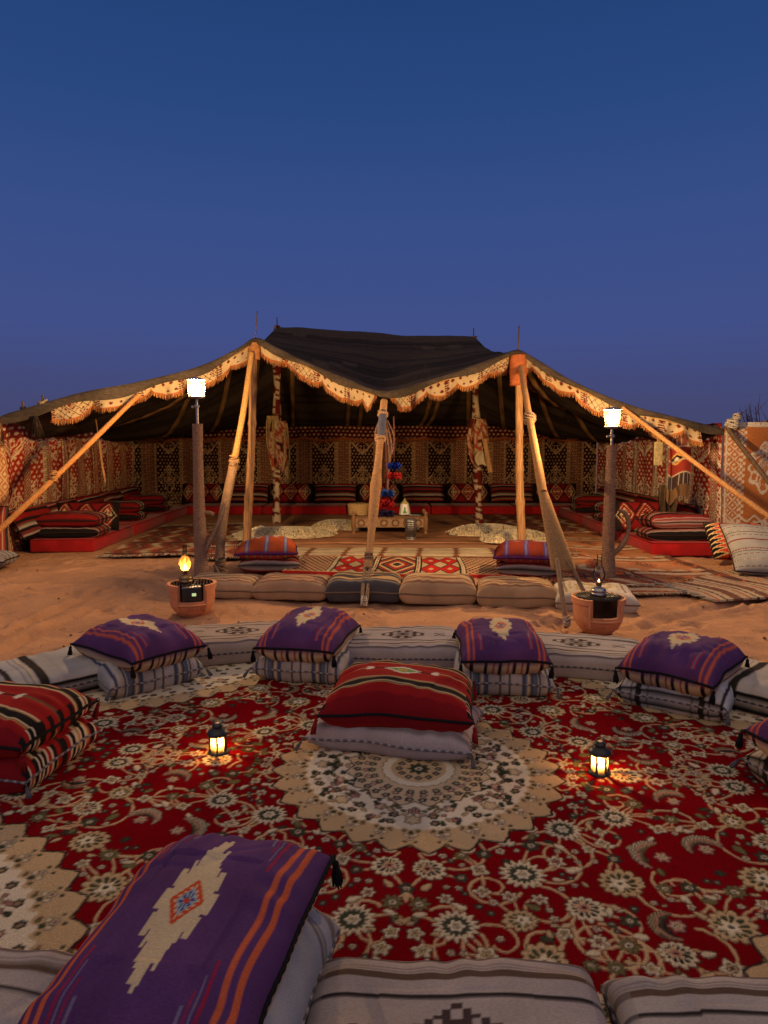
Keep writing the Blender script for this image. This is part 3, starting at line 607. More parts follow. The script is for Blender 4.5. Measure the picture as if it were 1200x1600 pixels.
MED, CORN = .66, 1.20
cor = (2.06, 1.70)
free = []
def ok(x, y, r, k=1.0):
    if np.hypot(x, y) < MED + r * .9 or np.hypot(x - cor[0], y - cor[1]) < CORN + r * .7: return False
    return all((x - a) ** 2 + (y - b) ** 2 > ((r + c) * k) ** 2 for a, b, c in free)
def scatter(n, r0, r1, k, axis=.0):
    o_ = []
    for _ in range(n * 40):
        if len(o_) >= n: break
        r = gr.uniform(r0, r1); x = gr.uniform(.0, QW); y = gr.uniform(.0, QH)
        if x < r: x = 0 if gr.random() < .3 else r + .004
        if y < r: y = 0 if gr.random() < .3 else r + .004
        if ok(x, y, r, k): free.append((x, y, r)); o_.append((x, y, r))
    return o_
big = scatter(25, .054, .084, 1.28); fea = scatter(8, .075, .11, .95); midf = scatter(84, .024, .040, 1.25)
# vines first
for (x, y, r) in big + midf[:50]:
    for _ in range(2):
        d = sorted(((a - x) ** 2 + (b - y) ** 2, a, b) for a, b, c in (big + midf) if (a, b) != (x, y))[gr.integers(0, 4)]
        mx, my = (x + d[1]) / 2, (y + d[2]) / 2; nx_, ny_ = -(d[2] - y), d[1] - x; kk_ = gr.uniform(-.35, .35); t = np.linspace(0, 1, 20)[:, None]
        P_ = (1 - t) ** 2 * np.array((x, y)) + 2 * t * (1 - t) * np.array((mx + nx_ * kk_, my + ny_ * kk_)) + t * t * np.array((d[1], d[2])); stroke(P_, .0042, GOLD)
for (x, y, r) in midf[::2]: spiral(x + gr.normal(0, .05), y + gr.normal(0, .05), gr.uniform(.07, .16), gr.uniform(0, 6.3), gr.uniform(.9, 1.5), gr.choice((-1, 1)))
small = scatter(190, .010, .017, 1.3)
for k, (x, y, r) in enumerate(small):
    if k % 3 == 0: flower(x, y, r, 5, (CRM, PNK, GRN), gr.uniform(0, 6))
    elif k % 3 == 1: flower(x, y, r, 6, (GRN, DRK, CRM), gr.uniform(0, 6))
    else: leaf(x, y, gr.uniform(0, 6.3), r * 2.0, r * .95, (CRM, GOLD, CRM, OLV)[k % 4], .2)
for k in range(230):
    x, y = gr.uniform(0, QW), gr.uniform(0, QH); l = gr.uniform(.010, .028)
    if np.hypot(x, y) < MED + .03 or np.hypot(x - cor[0], y - cor[1]) < CORN + .02: continue
    leaf(x, y, gr.uniform(0, 6.3), l, l * .42, (CRM, GOLD, GRN, CRM, OLV, GOLD)[k % 6], .25)
for k, (x, y, r) in enumerate(fea): a = gr.uniform(0, 6.3); feather(x, y, r * .8, a, a + gr.uniform(2.4, 3.6), .017, (CRM, GOLD)[k % 2]); flower(x, y, .03, 6, (PNK, CRM, GRN))
for k, (x, y, r) in enumerate(midf):
    c = ((CRM, GRN, GOLD), (CRM, DRK, PNK), (OLV, DRK, CRM), (GRN, DRK, CRM), (CRM, DRK, GOLD))[k % 5]; flower(x, y, r, (5, 6, 8, 6, 4)[k % 5], c, gr.uniform(0, 6), .2)
for k, (x, y, r) in enumerate(big):
    if k % 3 == 2: flower(x, y, r, 16, (CRM, DRK, GOLD), 0, .14); flower(x, y, r * .62, 16, (GRN, DRK, CRM), 0, .14); flower(x, y, r * .36, 6, (IVO, GRN, CRM))
    else: palmette(x, y, r, gr.uniform(0, 6.3) if x > 0 and y > 0 else (0 if y == 0 else pi / 2), ((CRM, DRK, GOLD, PNK), (GOLD, GRN, CRM, IVO))[k % 2])
# medallions
xx, yy = np.meshgrid((np.arange(qnx) + .5) * RES, (np.arange(qny) + .5) * RES)
ALL = (slice(0, qny), slice(0, qnx))
def medallion(cx_, cy_, Ro, lobes, inner=True):
    x, y = xx - cx_, yy - cy_; r = np.hypot(x, y); th = np.arctan2(y, x); n = lobes
    zig = np.abs(((th * n / (2 * pi)) % 1) - .5) * 2; edge = Ro - .056 * zig ** 1.2
    fl = np.hypot((r - Ro * 1.005), (((th * n / (2 * pi) + .5) % 1) - .5) * 2 * pi * Ro / n); dab(ALL, cov(np.hypot(r - Ro * .985, (((th * n / (2 * pi)) % 1) - .5) * 2 * pi * Ro / n * 1.0) - .028) , CRM)
    dab(ALL, cov(fl * 0 + (r - edge) - .012), DRK); dab(ALL, cov(r - edge), GOLD)
    # small sprays in every lobe
    lt = (((th * n / (2 * pi) + .5) % 1) - .5) * 2 * pi * Ro * .85 / n
    for dr, dt, rad, c in ((.86, 0, .013, CRM), (.83, .018, .010, CRM), (.83, -.018, .010, CRM), (.80, 0, .009, GRN), (.86, 0, .005, PNK), (.90, .02, .005, GRN), (.90, -.02, .005, GRN), (.785, .03, .007, OLV), (.785, -.03, .007, OLV), (.80, .04, .004, PNK), (.935, 0, .006, OLV)):
        dab(ALL, cov(np.hypot(r - Ro + (1 - dr) * .66, lt - dt) - rad - .003), DRK); dab(ALL, cov(np.hypot(r - Ro + (1 - dr) * .66, lt - dt) - rad), c)
    e2 = (Ro - .155) * (1 + .012 * np.cos(th * n * 2)); dab(ALL, cov(r - e2), IVO)
    g = np.random.default_rng(int(Ro * 100))
    if inner:
        dots = [(Ro * .70, k / 32 * 2 * pi, .018, DRK) for k in range(32) if k % 4] + [(Ro * .62, (k + .5) / 16 * 2 * pi, .021, DRK) for k in range(16)] + [(Ro * .56, k / 16 * 2 * pi, .026, PNK) for k in range(16)] + [(Ro * .66, k / 8 * 2 * pi, .034, GOLD) for k in range(8)]
    else:
        dots = [(Ro * rr_, (k + off) / m * 2 * pi, .018, c) for rr_, m, off, c in ((.84, 56, 0, DRK), (.79, 52, .5, PNK), (.72, 44, 0, DRK), (.66, 40, .5, GRN), (.60, 36, 0, PNK), (.54, 34, .5, DRK), (.47, 28, 0, GOLD), (.40, 26, .5, DRK), (.33, 20, 0, PNK)) for k in range(m)]
    for a, b, rad, c in dots:
        px_, py_ = cx_ + a * cos(b), cy_ + a * sin(b)
        if -.03 < px_ < QW + .03 and -.03 < py_ < QH + .03: flower(px_, py_, rad, 6, (c, GOLD if c is DRK else CRM, c), g.uniform(0, 6), .14)
    for k in range(330 if inner else 620):
        a, b = Ro * g.uniform(.36 if inner else .12, .74 if inner else .86), g.uniform(0, 2 * pi); px_, py_ = cx_ + a * cos(b), cy_ + a * sin(b)
        if 0 <= px_ < QW and 0 <= py_ < QH: leaf(px_, py_, g.uniform(0, 6.3), g.uniform(.010, .022), .006, (PNK, GRN, GOLD, OLV)[k % 4])
    if inner:
        z2 = np.abs(((th * 16 / (2 * pi)) % 1) - .5) * 2; e3 = Ro * .50 * (1 - .13 * z2); dab(ALL, cov(r - e3 - .008), DRK); dab(ALL, cov(r - e3), GOLD * .75 + IVO * .25)
        for rr_, m, rad, c in ((.42, 32, .016, DRK), (.36, 24, .015, PNK), (.32, 24, .015, GRN)):
            for k in range(m): flower(Ro * rr_ * cos((k + .5) / m * 2 * pi), Ro * rr_ * sin((k + .5) / m * 2 * pi), rad, 5, (c, CRM, c), k)
        e4 = Ro * .255 * (1 - .05 * np.abs(np.sin(th * 12))); dab(ALL, cov(r - e4 - .005), OLV); dab(ALL, cov(r - e4), IVO); dab(ALL, cov(r - Ro * .19), GOLD)
        for k in range(12): flower(Ro * .135 * cos(k * pi / 6), Ro * .135 * sin(k * pi / 6), .014, 4, (DRK, CRM, DRK))
        flower(0, 0, Ro * .075, 8, (GRN, DRK, CRM))
medallion(*cor, CORN, 48, False); medallion(0, 0, MED, 28, True)
RUGC = np.array((.155, 3.06)); RUGROT = R(-5)
rux = np.arange(-2.12, 2.1201, .0053); ruy = []
y_ = -1.76
while y_ < 1.76: ruy.append(y_); y_ += .0058 + .0042 * (y_ + 1.76) / 3.5
ruy = np.array(ruy + [1.76]); UX, UY = np.meshgrid(rux, ruy)
def samp(cv, ax, ay):
    i = np.clip(ax / RES - .5, 0, qnx - 1.001); j = np.clip(ay / RES - .5, 0, qny - 1.001); i0 = i.astype(int); j0 = j.astype(int); fi = (i - i0)[..., None]; fj = (j - j0)[..., None]
    return (cv[j0, i0] * (1 - fi) + cv[j0, i0 + 1] * fi) * (1 - fj) + (cv[j0 + 1, i0] * (1 - fi) + cv[j0 + 1, i0 + 1] * fi) * fj
Cb = CV.copy(); Cb[1:-1, 1:-1] = (CV[1:-1, 1:-1] * 4 + CV[:-2, 1:-1] + CV[2:, 1:-1] + CV[1:-1, :-2] + CV[1:-1, 2:]) / 8
# hand-made irregularity: the four quarters are not exact mirrors
wx = .010 * fbm(UX, UY, 31, 3, 2) + .0022 * fbm(UX, UY, 34, 130, 2); wy = .010 * fbm(UX, UY, 32, 3, 2) + .0022 * fbm(UX, UY, 35, 130, 2)
C = samp(Cb, np.abs(UX + wx), np.abs(UY + wy)).reshape(-1, 3)
ed = np.maximum(np.abs(UX) - 2.07, np.abs(UY) - 1.71).ravel(); C = put(C, ed > 0, GOLD * .7); C = put(C, ed > .025, RED * .6)
lum = C.sum(1); ZR = .012 + .0016 * np.clip(lum, 0, 1.2).reshape(UX.shape) + .007 * np.clip(fbm(UX, UY, 33, 2.0, 2), -.4, 1) + .0025 * fbm(UX, UY, 36, 7, 2)
c_, s_ = cos(RUGROT), sin(RUGROT)
P = np.stack([UX * c_ - UY * s_ + RUGC[0], UX * s_ + UY * c_ + RUGC[1], ZR], -1).reshape(-1, 3)
o = obj('carpet', mesh('carpet', P, gridF(len(rux), len(ruy)), C), M['pile'])
tag(o, 'large red carpet with cream round medallion and dense floral pattern on the sand', 'carpet')

# ------------------------------------------------------------------ cushions
def tassel_mesh(c, l=.085, r=.016, seed=0):
    g = np.random.default_rng(seed); bag = Bag(); c = np.asarray(c, float)
    bag.add(tube([(0, 0, .012), (0.002, 0, -.02)], .004, 5), c); bag.add(ball((0, 0, -.03), r * .8, 8, 5), c * .9)
    for k in range(16):
        a = k * 2.4; rr = r * (.25 + .75 * g.random()); p = np.array([(rr * .4 * cos(a), rr * .4 * sin(a), -.035), (rr * cos(a), rr * sin(a), -.035 - l * .5), (rr * 1.15 * cos(a), rr * 1.15 * sin(a), -.035 - l * g.uniform(.85, 1.1))]); bag.add(tube(p, [.005, .0055, .004], 5), c * g.uniform(.7, 1.2))
    return bag.mesh('tassel')
TAS = {k: tassel_mesh(v, l, r, i) for i, (k, v, l, r) in enumerate((('black', (.012, .011, .014), .085, .019), ('red', (.20, .012, .014), .09, .018), ('grey', (.10, .10, .12), .06, .014)))}
for me in TAS.values(): me.materials.append(M['tassel'])
def spaced(n, box_): t = np.linspace(-1, 1, n); return t * (1.5 - .5 * t * t) * box_ + t * (1 - box_)
def cushion(name, label, cat, loc, rz, w_, d_, tt, tb, colf, n=(56, 56), p=2.6, q=.55, pinch=.05, sag=None, seed=0, tassels=None, piping=None, tilt=(0, 0), group=None, wr=.012, boxy=.2, m='weave', droop=0.0, soften=0.0, parent=None, dent_=0.0):
    """one closed cushion: the rim lies at z = 0 of its own frame, tb below and tt above"""
    nx, ny = n; u = spaced(nx, boxy); v = spaced(ny, boxy); U, W = np.meshgrid(u, v)
    f = (np.clip(1 - np.abs(U) ** p, 0, 1) * np.clip(1 - np.abs(W) ** p, 0, 1)) ** q
    xs = w_ / 2 * U * (1 - pinch * (1 - W ** 2) * np.abs(U) ** 2); ys = d_ / 2 * W * (1 - pinch * (1 - U ** 2) * np.abs(W) ** 2)
    g = np.random.default_rng(seed + 100); ph = g.uniform(0, 6.3, 8)
    ed_ = np.maximum(np.abs(U), np.abs(W)); puck = (np.sin(U * 17 + ph[0] + 2 * np.sin(U * 5 + ph[4])) * (np.abs(W) ** 4) + np.sin(W * 15 + ph[1] + 2 * np.sin(W * 6 + ph[5])) * (np.abs(U) ** 4)) * np.clip(1 - ed_, 0, .25) * 4
    lump = fbm(U * 1.0, W * 1.0, seed + 7, 2.0, 3) - (.55 if p < 5 else .12) * np.exp(-(fbm(U, W, seed + 21, 2.2, 2) / .10) ** 2) * np.clip(ed_ * 1.3, 0, 1)
    zt = tt * f * (1 + .10 * lump - dent_ * np.exp(-(U ** 2 + W ** 2) * 3)) + wr * puck * .8; zb = -tb * np.minimum(f * 1.5, 1.0) * (1 + .03 * fbm(U, W, seed + 9, 2, 2)) + wr * .4 * puck
    base_ = droop * (np.abs(U) ** 2 * .6 + np.abs(W) ** 2 * .4) * -1 + .006 * fbm(U, W, seed + 3, 3, 2) * (ed_ > .5)
    zt = zt + base_; zb = np.maximum(zb + base_, -tb) if droop == 0 else zb + base_
    rim = ed_ > .9999; zb = np.where(rim, zt, zb)
    xw = .006 * fbm(W, U * .5, seed + 15, 4, 2); yw = .006 * fbm(U, W * .5, seed + 16, 4, 2)
    top = np.stack([xs + xw, ys + yw, zt], -1).reshape(-1, 3); bot = np.stack([xs + xw, ys + yw, zb], -1).reshape(-1, 3)
    N_ = nx * ny; idx = np.arange(N_); rimf = rim.ravel(); mp = np.where(rimf, idx, -1); rest = np.where(~rimf)[0]; mp[rest] = N_ + np.arange(len(rest))
    Ft = gridF(nx, ny); Fb = mp[Ft][:, ::-1]; V = np.concatenate([top, bot[rest]])
    cu, cv_ = U.ravel(), W.ravel(); z_ = np.clip(zt / max(tt, 1e-3), 0, 1).ravel()
    C1 = colf(cu, cv_, 1, z_); C2 = colf(cu[rest], cv_[rest], -1, -np.ones(len(rest)) * .5)
    o_ = thing(name, label, cat, loc, 0, group) if parent is None else parent
    o_.rotation_euler = (R(tilt[0]), R(tilt[1]), rz)
    cov_ = obj('cover', mesh('cover', V, np.concatenate([Ft, Fb]), np.concatenate([C1, C2])), M[m], o_)
    grid = top.reshape(ny, nx, 3)
    if piping is not None:
        loop = np.concatenate([grid[0, :-1], grid[:-1, -1], grid[-1, :0:-1], grid[:0:-1, 0], grid[:1, 0]]); lp, t_ = resample(loop, .008)
        V, F = tube(lp, piping[1], 6, (.028, .5), cap=False); cc = full(len(V), piping[0]); 
        if len(piping) > 2: cc = put(cc, (np.repeat(np.floor(t_ / .02) % 2, 6) > 0), piping[2])
        obj('piping', mesh('piping', V, F, cc), M['tassel'], cov_)
    if tassels:
        for (iu, iv), kind in tassels:
            c = grid[ny - 1 if iv > 0 else 0, nx - 1 if iu > 0 else 0]; k = obj('tassel', TAS[kind], None, o_, loc=c + np.array((.006 * iu, .006 * iv, -.002))); k.scale = (.7, .7, .7)
            k.rotation_euler = (-o_.rotation_euler.x + g.normal(0, .12), -o_.rotation_euler.y + g.normal(0, .12), g.uniform(0, 6)); 
            hgt_ = loc[2] + c[2]; 
            if hgt_ < .13: k.rotation_euler = (iv * .45, -iu * .45, g.normal(0, .3)); k.scale = (.75, .75, .62) 
    return o_
CORN4 = [(-1, -1), (1, -1), (1, 1), (-1, 1)]
# covers: u across, v along
PUR = np.array((.098, .040, .132)); ORG = np.array((.56, .115, .045))
def purple(u, v, side, z):
    n = len(u)
    if side < 0:
        C = full(n, (.46, .36, .24)); C = put(C, (np.abs(u * 3.2 % 1 - .5) < .16), BLACK); return put(C, np.abs(u * 3.2 % 1 - .05) < .03, (.25, .05, .03))
    C = full(n, PUR) * (1 + .10 * fbm(u, v, 4, 5, 3))[:, None]; a = np.abs(u); b = np.abs(v)
    for s0, s1 in ((.70, .755), (.82, .875)): C = put(C, soft(np.maximum(s0 - a, a - s1), .012), ORG)
    for k, (s, c) in enumerate(((.60, (.30, .02, .05)), (.555, (.17, .14, .22)), (.51, (.30, .02, .05)), (.46, (.17, .14, .22)))): C = put(C, (np.abs(a - s) < .011) * (b > .40 + .11 * k) * (b < .94), c)
    st = np.floor(a / .052); hv = np.array((.68, .52, .36, .26, .10, 0, 0, 0, 0, 0, 0, 0, 0, 0, 0, 0, 0))[np.clip(st.astype(int), 0, 16)]
    hv = (hv + .05 * (np.sin(u * 75) > .2) * (hv > .1)) * (a < .30)
    C = put(C, (b < hv) , CREAM * 1.02); wing = (a > .17) & (a < .235) & (np.abs(b - .22) < .10); C = put(C, wing, CREAM)
    dm = a / .17 + b / .22; C = put(C, dm < 1.0, (.55, .07, .02)); C = put(C, (np.abs(dm - .70) < .08) * (np.sin(np.arctan2(v, u * 1.3) * 14) > 0), CREAM)
    C = put(C, dm < .60, (.30, .42, .46)); C = put(C, (dm < .50) * (np.sin(np.arctan2(v, u * 1.3) * 8) > -.2), (.06, .05, .16)); C = put(C, dm < .2, (.5, .05, .03))
    return C
def redcov(u, v, side, z):
    n = len(u); C = full(n, (.30, .014, .014)) * (1 + .08 * fbm(u, v, 6, 6, 2))[:, None]; b = np.abs(v + (0.0 if side > 0 else .1))
    for s0, s1, c in ((.40, .425, CREAM), (.425, .44, BLACK), (.44, .465, (.36, .26, .10)), (.465, .63, BLACK), (.63, .655, CREAM), (.655, .67, BLACK), (.67, .70, (.36, .26, .10)), (.0, .018, (.32, .27, .10)), (.018, .03, BLACK)):
        C = put(C, soft(np.maximum(s0 - b, b - s1), .012), c)
    C = put(C, b > .86, (.20, .010, .014)); a = np.abs(u)
    if side > 0:
        st = np.floor(a / .05); hv = np.clip(.17 - st * .032, 0, 1); C = put(C, (b < hv) * (a < .26), IVORY); C = put(C, (b < hv - .06) * (a < .2), (.16, .30, .10)); C = put(C, (b < .05) * (a < .07), (.5, .32, .06)); C = put(C, (b < .035) * (a > .22) * (a < .42), BLACK)
        for k in range(3): C = put(C, (np.abs(a - .40 - .035 * k - b * .7) < .016) * (b < .10 - .012 * k), IVORY)
    C = put(C, (a > .93) * (np.sin(v * 26) > .2), BLACK); C = put(C, (a > .93) * (np.abs(np.sin(v * 26)) < .12), IVORY)
    return C
def greycov(kind, basec=(.33, .29, .28)):
    basec = np.array(basec)
    def f(u, v, side, z):
        n = len(u); C = full(n, basec) * (1 + .07 * fbm(u, v, 8 + kind, 5, 3))[:, None]; a, b = np.abs(u), np.abs(v)
        if kind == 0:                      # mattress with dark diamonds and lines along
            for s0, s1, c in ((.40, .45, BLACK * 2), (.62, .70, (.10, .065, .045)), (.72, .735, (.20, .15, .12)), (.76, .775, (.20, .15, .12)), (.86, .92, (.13, .10, .10))): C = put(C, soft(np.maximum(s0 - b, b - s1), .014), c)
            for cx_, r in ((0, .36), (.60, .16), (-.60, .16)):
                dm = np.floor(np.abs(u - cx_) / .06 + .5) * .06 / r + np.floor(b / .055 + .5) * .055 / (r * .95); C = put(C, (dm < 1) * (((dm * 2.4) % 1 < .5) | (np.floor(np.abs(u - cx_) / .06 + .5) % 2 == 1) * (dm > .5)), (.060, .042, .040))
            C = put(C, (a > .90) * 0.35, (.22, .19, .19))
        elif kind == 1:                    # cross stripes in blue, black and cream
            for s0, c, wd in ((.10, BLACK * 3, .012), (.38, (.055, .075, .13), .05), (.47, CREAM, .012), (.52, BLACK * 2, .018), (.60, (.10, .13, .19), .055), (.70, BLACK * 3, .012), (.80, CREAM, .012), (.88, (.06, .07, .11), .03)): C = put(C, soft(np.abs(a - s0) - wd, .012), c)
        elif kind == 2:                    # pale, dark brown bands across
            for s0, c, wd in ((.34, BLACK * 3, .010), (.40, BLACK * 3, .008), (.56, (.035, .028, .022), .055), (.65, CREAM, .010), (.69, BLACK * 3, .008), (.74, BLACK * 3, .008), (.90, (.04, .03, .025), .03)): C = put(C, soft(np.abs(a - s0) - wd, .012), c)
            C = put(C, (np.abs(b - .985) < .01), BLACK)
        elif kind == 3:                    # plain lilac grey with a few lines along
            for s0, s1, c in ((.55, .60, (.16, .12, .11)), (.64, .655, BLACK * 4), (.69, .705, BLACK * 4), (.80, .90, (.20, .17, .17))): C = put(C, soft(np.maximum(s0 - b, b - s1), .014), c)
        return C
    return f
def tancov(kind):
    def f(u, v, side, z):
        n = len(u); C = full(n, ((.42, .29, .17), (.38, .25, .15), (.075, .072, .075), (.43, .29, .16), (.45, .30, .16), (.50, .44, .36))[kind]) * (1 + .08 * fbm(u, v, 12 + kind, 5, 3))[:, None]; b = np.abs(v)
        if kind == 2:
            for s0, s1 in ((-.75, -.40), (-.02, .22), (.5, .7)): C = put(C, soft(np.maximum(s0 - v, v - s1), .02), (.40, .26, .13))
            for s in (-.83, -.32, -.10, .32, .42): C = put(C, np.abs(v - s) < .012, (.30, .24, .18))
        elif kind == 5:
            C = put(C, (np.abs(u) < .6) * (b < .5) * (filigree(u * .3, v * .25, .8)), (.36, .27, .12)); C = put(C, (np.abs(np.maximum(np.abs(u) / .72, b / .66) - 1) < .03), (.25, .2, .13))
        else:
            for s, c, wd in ((-.86, (.25, .12, .07), .03), (-.66, (.22, .08, .05), .045), (-.56, (.09, .06, .05), .016), (-.36, (.52, .38, .24), .03), (-.20, (.20, .065, .04), .06), (-.09, BLACK * 4, .018), (.12, (.52, .40, .26), .03), (.30, (.22, .09, .05), .05), (.45, BLACK * 5, .02), (.66, (.20, .08, .05), .04)): C = put(C, soft(np.abs(v - s) - wd, .012), c)
            C = put(C, (np.abs(u) / .3 + np.abs(v - .30) / .10 < 1) * ((np.floor(u / .05) % 2) == 0), (.10, .06, .05))
        return C
    return f
def rustcov(u, v, side, z): return orangecov(u, v, side, z) * np.array((.62, .55, .95))
def orangecov(u, v, side, z):
    n = len(u)
    if side < 0: C = full(n, (.45, .07, .04)); return put(C, np.abs(u * 4 % 1 - .5) < .1, (.25, .25, .14))
    C = full(n, (.43, .082, .024)) * (1 + .08 * fbm(u, v, 5, 5, 2))[:, None]; a = np.abs(u)
    for s in (-.62, 0.0, .62): C = put(C, np.abs(u - s) < .085, (.30, .27, .32)); C = put(C, np.abs(np.abs(u - s) - .06) < .012, (.14, .10, .20))
    for cx_ in (-.31, .31): dm = np.abs(u - cx_) / .16 + np.abs(v - .1) / .22; C = put(C, (dm < 1) * (np.abs((dm * 4) % 1 - .5) < .28), IVORY)
    return put(C, np.maximum(a, np.abs(v)) > .975, (.08, .02, .12))
def seatstripe(k):
    def f(u, v, side, z):
        n = len(u); C = full(n, (.23, .013, .013)); x = v * 1.9 + k * .37; q = x % 1
        C = put(C, (q < .36), BLACK); C = put(C, (q > .38) & (q < .42), (.40, .34, .30)); C = put(C, (q > .52) & (q < .56), (.30, .24, .22)); C = put(C, (q > .66) & (q < .70), (.28, .20, .10)); C = put(C, (q > .74) & (q < .84), (.05, .05, .045)); return C
    return f
def diamondcov(u, v, side, z):
    n = len(u); C = full(n, (.21, .012, .014)); x = np.abs((u * 1.5 + .5) % 1 - .5) * 2; dm = x + np.abs(v)
    C = put(C, np.abs(u) > .80, BLACK); C = put(C, np.abs(dm - .82) < .05, (.50, .37, .2)); C = put(C, np.abs(dm - .45) < .045, (.50, .37, .2)); C = put(C, (dm < .40) * ((x < .04) | (np.abs(v) < .04)), (.50, .37, .2)); C = put(C, (dm > 1.05) * (dm < 1.25), (.03, .01, .012)); return put(C, (dm < .40) * (x * np.abs(v) > .012) * (np.abs(x - np.abs(v)) < .08), BLACK)
BKC = ((.012, .011, .014), .007)
# --- ring of floor mattresses on the carpet
RING = 'grey floor mattresses round the carpet'
def mattress(label, x, y, rz, w_, d_, h, colf, seed, n=(90, 64), pip=((.06, .055, .06), .0045, (.24, .22, .22))):
    return cushion('floor_mattress', label, 'mattress', (x, y, .012 + h * .48), R(rz), w_, d_, h * .52, h * .48, colf, n, 8, .36, .015, seed=seed, piping=pip, boxy=.8, wr=.016, group=RING)
mattress('pale mattress with dark bands half behind the red cushion stack', -1.95, 4.28, 40, 1.0, .62, .155, greycov(2, (.40, .38, .35)), 1)
mattress('lilac grey mattress between two purple cushion stacks, by the pot with a black device', -1.07, 4.88, 14, .92, .60, .165, greycov(0, (.36, .29, .25)), 2)
mattress('grey mattress with dark diamonds behind the red cushion', .13, 4.72, -3, .86, .58, .18, greycov(0, (.36, .32, .31)), 3)
mattress('grey mattress with dark diamonds in front of the empty brazier pot', 1.32, 4.58, -14, .92, .60, .16, greycov(0, (.37, .33, .31)), 4)
mattress('cream mattress with dark plum band beyond the small black lantern', 2.37, 3.76, -48, .95, .62, .17, greycov(2, (.50, .45, .38)), 5)
mattress('pale grey mattress with brown edge band beside the large near purple cushion', .17, 1.42, -2, .74, .56, .17, greycov(0, (.36, .31, .28)), 6, (150, 140))
mattress('pale grey mattress with brown edge band next to another, away from the purple cushion', .95, 1.37, -3, .78, .56, .16, greycov(0, (.37, .33, .30)), 7, (150, 140))
mattress('lilac grey mattress whose corner lies under the large near purple cushion', -1.18, 1.48, -10, .80, .60, .17, greycov(0, (.35, .31, .30)), 8, (110, 80))
# --- stacks on the carpet
def stack(px, py, rz, low, up, llow, lup, seed, zl=.012, colu=purple, dims=(.52, .70), ldims=(.60, .62), th=(.18, .22), off=(0, 0), lrz=0, tas='black', n=(60, 76), updz=0, tilt=(0, 0)):
    a = R(rz); h0 = th[0]
    cushion('floor_cushion', llow, 'cushion', (px, py, zl + h0 * .45), a + R(lrz), ldims[0], ldims[1], h0 * .62, h0 * .45, low, (64, 56), 4.4, .44, .035, seed=seed, wr=.020, boxy=.4, piping=((.10, .10, .12), .0045, (.30, .28, .28)), tassels=[(c, 'grey') for c in CORN4[:2]], group='grey cushions under the purple and red ones')
    z1 = zl + h0 * .98 + th[1] * .30 + updz
    cushion('floor_cushion', lup, 'cushion', (px + off[0], py + off[1], z1), a, dims[0], dims[1], th[1] * .62, th[1] * .42, up, n, 3.6, .45, .03, seed=seed + 40, wr=.020, dent_=.06, boxy=.35, piping=((.012, .011, .014), .006), tassels=[(c, tas) for c in CORN4], droop=.015, group='bright cushions on top of the stacks', tilt=tilt)
stack(-1.58, 4.30, 52, greycov(1, (.36, .36, .36)), purple, 'pale blue grey striped cushion under the purple one beside the banded mattress', 'purple cushion with orange stripes whose black tassel hangs over the sand', 11, lrz=-10)
stack(-.50, 4.50, -11, greycov(1, (.34, .31, .30)), purple, 'blue striped grey cushion with tassels, left of the dark diamond mattress', 'purple cushion with cream motif between the middle and the sandy gap', 12)
stack(.74, 4.26, -3, greycov(1, (.34, .32, .31)), purple, 'grey blue striped cushion just behind the red cushion, right side', 'purple cushion with cream motif just behind the red one', 13)
stack(1.77, 3.94, -41, greycov(2, (.42, .43, .45)), purple, 'silvery cushion with dark brown bands under the purple cushion by the cream mattress', 'purple cushion with hanging black tassels beside the cream mattress', 14, lrz=4)
stack(2.0, 2.76, -78, greycov(2, (.46, .40, .30)), purple, 'beige striped cushion under the purple one at the carpet side', 'purple cushion at the carpet side next to the small lantern', 15)
stack(-.46, 1.55, -11, greycov(3, (.36, .37, .38)), purple, 'grey cushion under the largest looking purple cushion', 'purple cushion lying between the near mattresses, cream and red motif uppermost', 16, dims=(.50, .72), ldims=(.56, .62), th=(.26, .175), n=(150, 170), zl=.03, updz=-.01, off=(.0, -.02), tilt=(3, -3))
stack(-1.86, 3.09, -9, redcov, redcov, 'red cushion with black bands, lower of the pair', 'red cushion with black bands and white motif, on its twin', 17, dims=(.78, .56), ldims=(.80, .56), th=(.19, .19), tas='red', n=(80, 66))
stack(.07, 3.42, -8, greycov(3, (.36, .31, .32)), redcov, 'lilac grey cushion with braided edge on the carpet medallion', 'red cushion with black band and green white motif on the grey cushion', 18, dims=(.74, .58), ldims=(.82, .56), th=(.15, .21), lrz=-6, tas='red', n=(110, 96), off=(.02, .03))
# --- row on the sand
for k, (px, l, rz) in enumerate(((360, 'brown cushion against the foot of the left lamp post', -2), (453, 'pinkish tan striped cushion between the brown and the dark striped ones', -3), (571, 'charcoal and tan striped cushion behind the rope of the centre guy', -3), (688, 'tan cushion with rust stripes beside the charcoal striped one', -5), (811, 'tan cushion with thin stripes beside the white cushion', -7), (935, 'off white cushion behind the empty brazier pot', -9))):
    x = (-1.66, -.93, -.19, .54, 1.29, 2.0)[k]; y = (7.0, 6.93, 6.85, 6.76, 6.60, 6.42)[k]; h = (.20, .21, .24, .24, .24, .20)[k]
    cushion('floor_cushion', l, 'cushion', (x, y, -.015 + h * .42), R(rz), .76, .52, h * .58, h * .42, tancov(k), (60, 48), 6.0, .40, .025, seed=60 + k, piping=((.20, .14, .09), .006), group='cushions in a row on the sand', wr=.016, boxy=.55)
